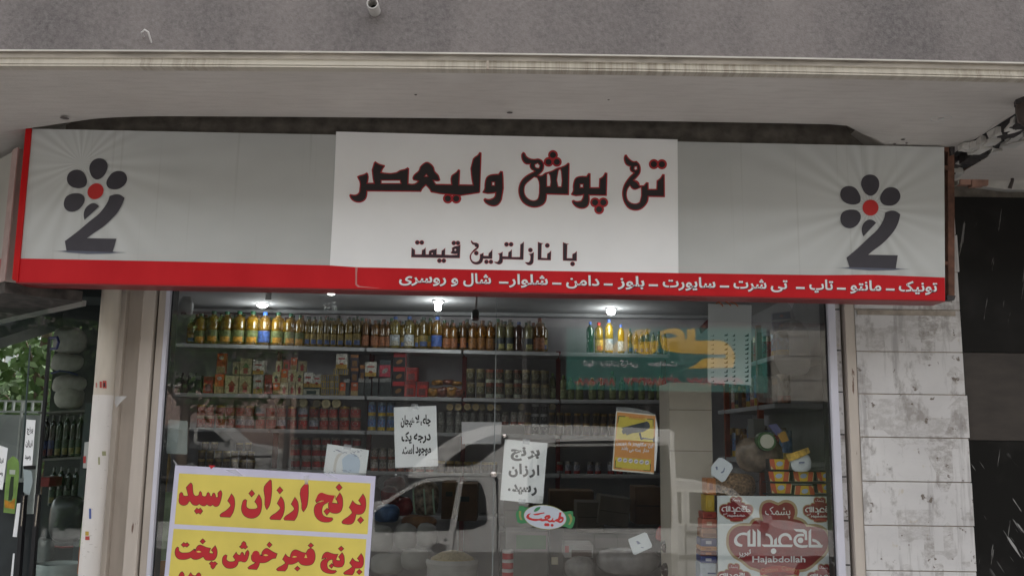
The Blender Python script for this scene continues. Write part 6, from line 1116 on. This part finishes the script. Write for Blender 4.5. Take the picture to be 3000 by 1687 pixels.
# ------------------------------------------------------------------ street side: what the window panes mirror, and the side street
def MR(px, py, d):                                                    # photo point of a mirrored thing standing d metres in front of the glass
    p = P(px, py, d); return Vector((p.x, -p.y, p.z))
m_carw = M('white_car_paint', (.70, .70, .71), .3, .04, 4, coat=.4); m_cartrim = M('black_car_trim', (.018, .018, .02), .5); m_carglass = M('dark_car_glass', (.012, .014, .016), .06, spec=.7); m_tyre = M('tyre_rubber', (.02, .02, .02), .85, .2, 20); m_rim = M('wheel_rim', (.35, .35, .36), .35, metal=.6)
m_leaf = NB('leaf_green', .55); m_leaf.color(m_leaf.mix(m_leaf.noise(m_leaf.coords(), 3.5, 3), (.035, .085, .02), (.13, .21, .06))); m_leaf = m_leaf.m
m_bark = M('tree_bark', (.12, .085, .06), .9, .3, 14, bump=.6)
# white pickup with a tall canopy, parked just behind the camera position
DV, WV = 5.15, 1.65
g_ = lambda pts, d=DV: [MR(x, y, d) for x, y in pts]
pk = thing('pickup_truck', 'white pickup truck with a tall canopy parked at the kerb opposite the window', 'pickup', tuple(MR(1500, 1640, DV)))
body = [(700, 1560), (820, 1535), (1085, 1492), (1120, 1470), (1170, 1440), (1215, 1413), (1250, 1400), (1300, 1396), (1440, 1396), (1452, 1410), (1458, 1552), (1985, 1556), (1990, 1640), (1985, 1740), (690, 1740), (680, 1620)]
MB().prism(g_(body), (0, -WV, 0)).build('body', m_carw, pk, bevel=.02)
canopy = [(1195, 1398), (1200, 1375), (1280, 1310), (1350, 1268), (1420, 1248), (1500, 1241), (1700, 1245), (1960, 1257), (1978, 1266), (1975, 1290), (1990, 1556), (1461, 1552), (1458, 1394), (1290, 1393), (1225, 1400)]
tri_ = [(1298, 1364), (1340, 1325), (1400, 1290), (1455, 1272), (1490, 1276), (1478, 1300), (1430, 1330), (1398, 1356), (1350, 1363)]
win_ = [(1600, 1300), (1640, 1293), (1955, 1296), (1960, 1320), (1968, 1545), (1560, 1545), (1545, 1400), (1560, 1340)]
cvs = [Vector(p) for p in g_(canopy)]
mb = MB(); mb.prism(cvs, (0, -WV, 0)); cn = mb.build('canopy', m_carw, pk)
for nm, poly in (('canopy_vent', tri_), ('canopy_window', win_)):
    MB().prism([p + Vector((0, .006, 0)) for p in g_(smooth(poly, 2))], (0, -.005, 0)).build(nm, m_carglass if nm == 'canopy_window' else m_cartrim, pk)
MB().prism([p + Vector((0, .012, 0)) for p in g_([(1560, 1306), (1600, 1300), (1955, 1296), (1955, 1304), (1610, 1308), (1575, 1330), (1570, 1400), (1562, 1400)])], (0, -.01, 0)).build('window_rail', M('silver_rail', (.45, .45, .45), .35), pk)
MB().prism([p + Vector((0, .006, 0)) for p in g_(smooth([(1098, 1500), (1180, 1445), (1230, 1418), (1270, 1409), (1335, 1406), (1341, 1415), (1315, 1552), (1098, 1557)], 2, 30))], (0, -.005, 0)).build('door_window', m_carglass, pk)
MB().prism([p + Vector((0, .006, 0)) for p in g_(smooth([(1359, 1408), (1400, 1407), (1412, 1420), (1428, 1520), (1424, 1532), (1385, 1548), (1336, 1549)], 2, 30))], (0, -.005, 0)).build('rear_window', m_carglass, pk)
for q in ([(1357, 1408), (1359, 1408), (1325, 1625), (1323, 1625)], [(1000, 1629), (1985, 1640), (1985, 1643), (1000, 1632)], [(1456, 1400), (1459, 1400), (1459, 1740), (1456, 1740)]): MB().prism([p + Vector((0, .004, 0)) for p in g_(q)], (0, -.003, 0)).build('panel_gap', m_cartrim, pk)
MB().prism([p + Vector((0, .012, 0)) for p in g_(ell(1285, 1601, 24, 11, 0, 20))], (0, -.01, 0)).build('door_handle', M('grey_handle', (.16, .15, .15), .5), pk)
MB().prism([p + Vector((0, .008, 0)) for p in g_(circ(1305, 1579, 4, 10))], (0, -.006, 0)).build('lock', m_cartrim, pk)
mb = MB(); fl = smooth([(1742, 1562), (1800, 1560), (1810, 1575), (1808, 1605), (1745, 1608), (1740, 1590)], 2); mb.fill([[p + Vector((0, .004, 0)) for p in g_(fl)], [p + Vector((0, .004, 0)) for p in g_(offset(fl, -1.2))]]); mb.build('fuel_flap', m_cartrim, pk)
def wheel(par, c, r, w_=.2):
    c = Vector(c); t = MB().lathe((c.x, c.y, c.z), [(r * .62, .0), (r * .9, .01), (r, -.03), (r, -w_ + .03), (r * .9, -w_)], 26, ax='Y').build('wheel', m_tyre, par, sm=True)
    MB().lathe((c.x, c.y + .004, c.z), [(r * .1, .02), (r * .35, .012), (r * .58, .0), (r * .6, -.05)], 20, ax='Y').build('rim', m_rim, t, sm=True)
pz = lambda px: MR(px, 1500, DV)
for px in (830, 1780):
    x = pz(px).x; wheel(pk, (x, -DV + .01, -.07), .28); wheel(pk, (x, -DV - WV + .2, -.07), .28)
MB().prism([p + Vector((0, .005, 0)) for p in g_([(684, 1612), (1986, 1618), (1988, 1738), (692, 1738)])], (0, -.003, 0)).build('painted_shade_panel', M('painted_shade_grey', (.26, .25, .245), .6, .3, 3), pk)  # shade of the lower body painted on as a darker grey
# white saloon behind it, to the right
def saloon(name, label, d, X, flip, s=1.0, col=None, z0=-.35, hatch=False):
    o = thing(name, label, 'car', (X, -d, z0)); k = -1 if flip else 1; col = col or m_carw
    prof = [(0, .28), (.05, .62), (.25, .78), (1.05, .86), (1.25, .90), (1.75, 1.36), (1.95, 1.40), (3.0, 1.39), (3.15, 1.34), (3.65, .95), (4.2, .90), (4.32, .80), (4.35, .35), (4.2, .22), (.1, .22)] if not hatch else [(0, .28), (.05, .62), (.25, .78), (.95, .88), (1.1, .92), (1.65, 1.38), (1.85, 1.43), (3.2, 1.42), (3.4, 1.36), (3.75, .95), (3.8, .80), (3.8, .35), (3.7, .22), (.1, .22)]
    f = lambda pts, y: [Vector((X + k * x * s, -d + y, z0 + z_ * s)) for x, z_ in pts]
    MB().prism(f(smooth(prof, 2, 40), 0), (0, -1.6, 0)).build('body', col, o, bevel=.03)
    wl = [[(1.42, .93), (1.85, 1.30), (2.30, 1.31), (2.30, .93)], [(2.40, .93), (2.40, 1.31), (2.95, 1.30), (3.35, .93)]]
    for wq in wl:
        fr_ = f(wq, .006); MB().prism(f([(x, z_) for x, z_ in offset(wq, .035)], .004), (0, -.003, 0)).build('window_trim', M('window_trim_white', (.6, .6, .58), .4), o); MB().prism(fr_, (0, -.0012, 0)).build('side_window', m_carglass, o)
    MB().prism(f([(2.34, .25), (2.36, .25), (2.36, .92), (2.34, .92)], .005), (0, -.004, 0)).build('door_gap', m_cartrim, o)
    MB().prism(f([(.05, .50), (4.3, .50), (4.3, .55), (.05, .55)], .012), (0, -.01, 0)).build('side_strip', m_cartrim, o)
    for hx_ in (2.18, 3.15): MB().prism(f([(hx_, .80), (hx_ + .16, .80), (hx_ + .16, .84), (hx_, .84)], .02), (0, -.018, 0)).build('door_handle', m_cartrim, o)
    MB().prism(f([(1.3, .96), (1.42, .96), (1.42, 1.05), (1.3, 1.04)], .12), (0, -.1, 0)).build('wing_mirror', col, o)
    for z_, nm, x0 in ((.60, 'headlight', .03), (.68, 'tail_light', (3.72 if hatch else 4.22))):
        for y in (-.02, -1.28): MB().prism(f([(x0, z_), (x0 + .09, z_), (x0 + .09, z_ + .13), (x0, z_ + .13)], y + .025), (0, -.3, 0)).build(nm, M(nm + '_lens', (.55, .55, .5) if nm == 'headlight' else (.4, .02, .02), .2), o)
    for wx in (.75, (3.15 if hatch else 3.5)): wheel(o, (X + k * wx * s, -d + .012, z0 + .29), .29); wheel(o, (X + k * wx * s, -d - 1.4, z0 + .29), .29)
    return o
xr = MR(2560, 1500, 7.4).x
saloon('saloon_car', 'white saloon car parked across the street behind the pickup', 7.4, xr, True, 1.0, M('dull_white_paint', (.42, .42, .43), .35, .05, 4))
HB = .43
saloon('hatchback_car', 'white hatchback parked far down the street by the pink wall', 24.0, MR(800, 1320, 24.0).x, True, 1.0, M('dull_white_paint', (.42, .42, .43), .35, .05, 4), z0=HB, hatch=True)
saloon('dark_hatchback', 'dark grey hatchback with tall rear parked left of the white hatchback', 22.5, MR(640, 1320, 22.5).x, True, 1.0, M('grey_car_paint', (.06, .065, .07), .3), hatch=True, z0=HB - .1)
saloon('saloon_car', 'white saloon car half hidden by the opposite building', 18.5, MR(745, 1350, 18.5).x, False, 1.0, z0=HB - .25)
struct(MB().box(-60, MR(838, 1300, 16.7).x - .1, -60, -15.61, -.41, .05).box(-60, 30, -60, -19.0, -.41, .18), 'far_street', m_asphalt)
# shop across the street with the green sign
DB = 13.6
ob_ = thing('opposite_shops', 'grey stone shop building across the street carrying the green sign', 'building', (4, -DB - .1, -.2))
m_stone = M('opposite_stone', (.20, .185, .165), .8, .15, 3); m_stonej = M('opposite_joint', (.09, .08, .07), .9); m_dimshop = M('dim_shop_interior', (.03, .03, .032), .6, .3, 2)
XA, XB = MR(838, 1000, DB).x, 24.0
zl_, zh_ = MR(2300, 1172, DB).z, MR(2300, 965, DB).z
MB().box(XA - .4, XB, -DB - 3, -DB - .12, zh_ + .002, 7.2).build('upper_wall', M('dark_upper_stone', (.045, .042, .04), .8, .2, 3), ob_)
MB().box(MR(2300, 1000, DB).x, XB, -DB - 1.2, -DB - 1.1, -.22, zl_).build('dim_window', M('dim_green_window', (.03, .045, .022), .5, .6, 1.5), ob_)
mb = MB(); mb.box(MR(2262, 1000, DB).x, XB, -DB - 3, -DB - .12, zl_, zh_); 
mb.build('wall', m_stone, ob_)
mb = MB()
for z_ in [zl_ + (zh_ - zl_) * t for t in (.28, .62, .9)]: mb.box(MR(2300, 1000, DB).x, XB, -DB - .13, -DB - .117, z_, z_ + .025)
for x_ in [MR(2300, 1000, DB).x + 1.3 * k for k in range(1, 8)]: mb.box(x_, x_ + .02, -DB - .13, -DB - .1165, zl_, zh_)
mb.build('stone_joint', m_stonej, ob_)
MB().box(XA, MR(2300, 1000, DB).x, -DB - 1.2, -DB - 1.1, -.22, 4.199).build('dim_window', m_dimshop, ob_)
for k, x_ in enumerate((XA, XA + 2.3, XA + 4.6, XA + 7.0)): MB().box(x_, x_ + .09, -DB - .3, -DB - .2, -.22, 4.19).build('door_post', M('opposite_post', (.06, .055, .055), .5), ob_)
gs = thing('green_shop_sign', 'blue-green shop sign with yellow lettering across the street', 'sign', tuple(MR(1950, 1145, DB)))
fn = lambda x, y, d: MR(x, y, d)
MB().prism([MR(x, y, DB) for x, y in ((1660, 960), (2245, 962), (2250, 1150), (1660, 1140))], (0, -.1, 0)).build('sign_box', M('sign_blue_green', (.018, .125, .105), .45, .3, .6), gs)
T = lambda p: tr((1640, 930), 4.025, p); m_sy = M('sign_yellow_letter', (.60, .37, .035), .45)
YG = DB - .004; mb = MB()
for loops in ([[(690,135),(815,135),(815,330),(780,395),(680,405),(540,400),(490,360),(480,250),(560,260),(640,330),(690,260)]], [[(850,210),(890,150),(960,135),(1075,140),(1050,190),(960,220),(920,280),(1000,285),(1160,270),(1160,340),(1120,410),(1010,435),(900,400),(850,320)]],
              [[(1190,160),(1300,130),(1420,135),(1470,190),(1480,262),(1500,255),(1500,140),(1600,130),(1600,270),(1760,272),(1900,272),(1990,320),(2050,400),(2065,500),(2040,590),(1500,600),(1600,560),(1690,485),(1760,477),(1960,480),(1960,435),(1700,430),(1500,420),(1300,400),(1210,370),(1180,270)], [(1190,215),(1290,182),(1390,215),(1300,245)]]):
    mb.flat([T(smooth(l, 2)) for l in loops], YG, 0, fn)
mb.build('lettering', m_sy, gs)
a, b, c = MB(), MB(), MB()
for t, x0, x1 in (('انواع', 1710, 1751), ('عرقیات', 1756, 1813), ('گیاهی', 1817, 1868), ('حجامت', 1898, 1984)): word(a, t, x0, x1, 1071, 22, YG, 0, True, .02, fn=fn)
for t, x0, x1 in (('۸۸۴۰۵۸۸۰', 1683, 1802), ('۰۹۳۵۱۸۵۴۷۹۷', 1828, 1995), ('۰۹۳۵۴۸۷۷', 2012, 2180)): word(b, t, x0, x1, 1126, 27, YG - .003, 0, True, .035, fn=fn, raw=True); word(c, t, x0 - 1.5, x1 + 1.5, 1127, 28, YG, 0, True, .075, fn=fn, raw=True)
part(a.build('lettering', M('sign_grey_letter', (.55, .52, .56), .5), gs), 'white line of small words'); part(b.build('lettering', M('sign_red_number', (.28, .02, .03), .5), gs), 'dark red phone numbers'); c.build('number_edge', M('sign_number_edge', (.5, .38, .36), .5), gs)
# pink garden wall and trees further left
gw = thing('garden_wall', 'pinkish plastered garden wall far across the street behind the parked cars', 'wall', (-12, -30, .1))
MB().box(-45, 20, -30.3, -30, .1, 3.3).build('wall', M('pink_plaster', (.34, .25, .225), .9, .15, 2), gw); MB().box(-45, 20, -30.35, -29.95, 3.301, 3.42).build('coping', M('pale_coping', (.4, .38, .36), .8), gw)
hb = thing('opposite_house', 'dark brick house behind the far pink wall', 'building', (-14, -40, .1))
MB().box(-45, 25, -46, -38, .1, 15).build('wall', M('dim_brick_house', (.075, .065, .06), .9, .2, 6), hb)
for x_ in (-24, -19, -14, -9, -4):
    for z_ in (4.8, 8.4): MB().box(x_, x_ + 1.6, -38.02, -37.95, z_, z_ + 1.9).build('window', m_carglass, hb)
def tree(label, loc, h, crown, n, seed, group='street trees', low=.35):
    rnd = random.Random(seed); o = thing('street_tree', label, 'tree', loc, group); L = Vector(loc)
    mb = MB(); mb.tube([L, L + Vector((.05, .03, h * .3)), L + Vector((-.05, .06, h * .6)), L + Vector((.02, 0, h * .85))], [.14, .11, .08, .03], 8)
    tips = []
    for i in range(9):
        z_ = h * (low + .05 * i); a = i * 2.4; r = crown * rnd.uniform(.5, .9); e = L + Vector((math.cos(a) * r, math.sin(a) * r, z_ + r * .5)); mb.tube([L + Vector((0, 0, z_ * .85)), L + Vector((math.cos(a) * r * .5, math.sin(a) * r * .5, z_ + r * .2)), e], [.05, .035, .012], 5); tips += [e, L + Vector((math.cos(a) * r * .6, math.sin(a) * r * .6, z_ + r * .35))]
    mb.build('trunk', m_bark, o, sm=True); mb = MB()
    cl = [t + Vector((rnd.uniform(-.5, .5), rnd.uniform(-.5, .5), rnd.uniform(-.4, .5))) * crown * .5 for t in tips for _ in range(3)]
    for i in range(n):
        c_ = rnd.choice(cl); p = c_ + Vector((rnd.gauss(0, 1), rnd.gauss(0, 1), rnd.gauss(0, .8))) * crown * .16; u = Vector((rnd.uniform(-1, 1), rnd.uniform(-1, 1), rnd.uniform(-1, 1))).normalized(); v_ = u.orthogonal().normalized(); s_ = rnd.uniform(.05, .10) * (1 + .35 * (crown > 1.9))
        mb.add([p - u * s_, p + v_ * s_ * .55, p + u * s_, p - v_ * s_ * .55], [(0, 1, 2, 3)])
    mb.build('crown', m_leaf, o); return o
for i, (px, y, h, cr, n) in enumerate(((545, 15.5, 6.2, 2.1, 3400), (700, 26.0, 8.5, 2.8, 3600), (350, 20.0, 7.5, 2.6, 3000), (1150, 24.0, 9.0, 2.8, 2600))):
    q = MR(px, 1100, y); tree(('leafy street tree mirrored in the left part of the window', 'taller tree in front of the far pink wall', 'street tree mirrored at the far left edge', 'tall tree behind the opposite shops')[i], (q.x, q.y, .04), h, cr, n, 200 + i, None)
hd = thing('added_hedge', 'tall dark hedge added along the far pavement to darken the door glass', 'hedge', (-11.5, -13.8, -.22))  # added hedge keeps the bright street out of the door glass reflection
rnd = random.Random(77); mb = MB()
for i in range(6500):
    p = Vector((rnd.uniform(-19, MR(290, 1100, 13.8).x), -13.8 + rnd.gauss(0, .35), rnd.uniform(-.2, 3.9 + .5 * math.sin(rnd.uniform(0, 6))))); u = Vector((rnd.uniform(-1, 1), rnd.uniform(-1, 1), rnd.uniform(-1, 1))).normalized(); v_ = u.orthogonal().normalized(); s_ = rnd.uniform(.08, .16); mb.add([p - u * s_, p + v_ * s_ * .6, p + u * s_, p - v_ * s_ * .6], [(0, 1, 2, 3)])
m_hleaf = M('added_dark_hedge_leaf', (.035, .06, .02), .6, .5, 3); mb.build('added_hedge_foliage', m_hleaf, hd); MB().box(-19, MR(300, 1100, 13.8).x, -14.0, -13.85, -.22, 3.6).build('added_hedge_inner_twigs', M('added_hedge_twigs', (.02, .02, .012), .9, .4, 6), hd)
# side street seen through the left glazing
SX = -6.2
sw_ = thing('side_wall', 'pale pink wall with grey fence slats on top across the side street', 'wall', (-8, 9, -.36))
def W2(px, py): return P(px, py, 9.0)
za_, zb_, zc_ = W2(60, 1085).z, W2(60, 1095).z, W2(60, 1200).z
MB().box(-30, -3.75, 9.0, 9.25, -.4, za_ - .05).build('wall', M('pale_pink_wall', (.60, .47, .40), .9, .15, 3), sw_)
MB().box(-30, -3.75, 8.95, 9.3, za_ - .049, za_ + .03).build('coping', M('side_coping', (.45, .42, .38), .8), sw_)
mb = MB()
for k in range(60): mb.box(-14 + k * .17, -14 + k * .17 + .13, 9.1, 9.12, za_ + .031, za_ + 1.0)
mb.build('fence_slats', M('grey_slat', (.55, .56, .57), .5, .1, 6), sw_)
hs2 = thing('side_house', 'brown house behind the side street wall', 'building', (-10, 15, -.36)); MB().box(-30, -4, 14, 18, -.4, 4.6).build('wall', M('side_house_wall', (.38, .36, .34), .9, .1, 3), hs2)
MB().box(-9.5, -8, 13.97, 14.02, 1.5, 3.2).build('window', m_carglass, hs2)
for i, (px, y, h) in enumerate(((118, 6.6, 4.4), (28, 7.8, 3.2))):
    tree(('bushy tree in the side street seen through the door glass', 'low leafy tree in front of the side street wall')[i], (P(px, 1200, y).x, y, -.36), h, 1.0, 2400, 300 + i, None, low=.30)
rl = thing('white_railing', 'white metal railing in the side street seen through the door glass', 'railing', tuple(P(40, 1220, 4.0)))
for y_ in (1170, 1201): MB().hexa([tuple(P(-60, y_ + 5, 4.0)), tuple(P(125, y_ + 9, 4.0)), tuple(P(125, y_ + 9, 4.05)), tuple(P(-60, y_ + 5, 4.05)), tuple(P(-60, y_, 4.0)), tuple(P(125, y_ + 3, 4.0)), tuple(P(125, y_ + 3, 4.05)), tuple(P(-60, y_, 4.05))]).build('rail', M('white_rail_paint', (.62, .62, .62), .5, .06, 8), rl)
for x_ in (-45, -15, 8, 32, 58, 66, 88, 118): MB().box(P(x_, 1200, 4.0).x, P(x_ + 4, 1200, 4.0).x, 4.01, 4.04, P(x_, 1690, 4.0).z if x_ in (-45, 58, 118) else P(x_, 1208, 4.0).z, P(x_, 1172, 4.0).z).build('upright', M('white_rail_paint', (.62, .62, .62), .5, .06, 8), rl)
gp = thing('grey_panel_wall', 'light grey metal panel below the white railing', 'panel', tuple(P(40, 1400, 4.1)))
MB().hexa([tuple(P(-70, 1700, 4.1)), tuple(P(118, 1700, 4.1)), tuple(P(118, 1700, 4.2)), tuple(P(-70, 1700, 4.2)), tuple(P(-70, 1212, 4.1)), tuple(P(118, 1216, 4.1)), tuple(P(118, 1216, 4.2)), tuple(P(-70, 1212, 4.2))]).build('sheet', M('grey_sheet_metal', (.42, .43, .44), .5, .08, 3), gp)
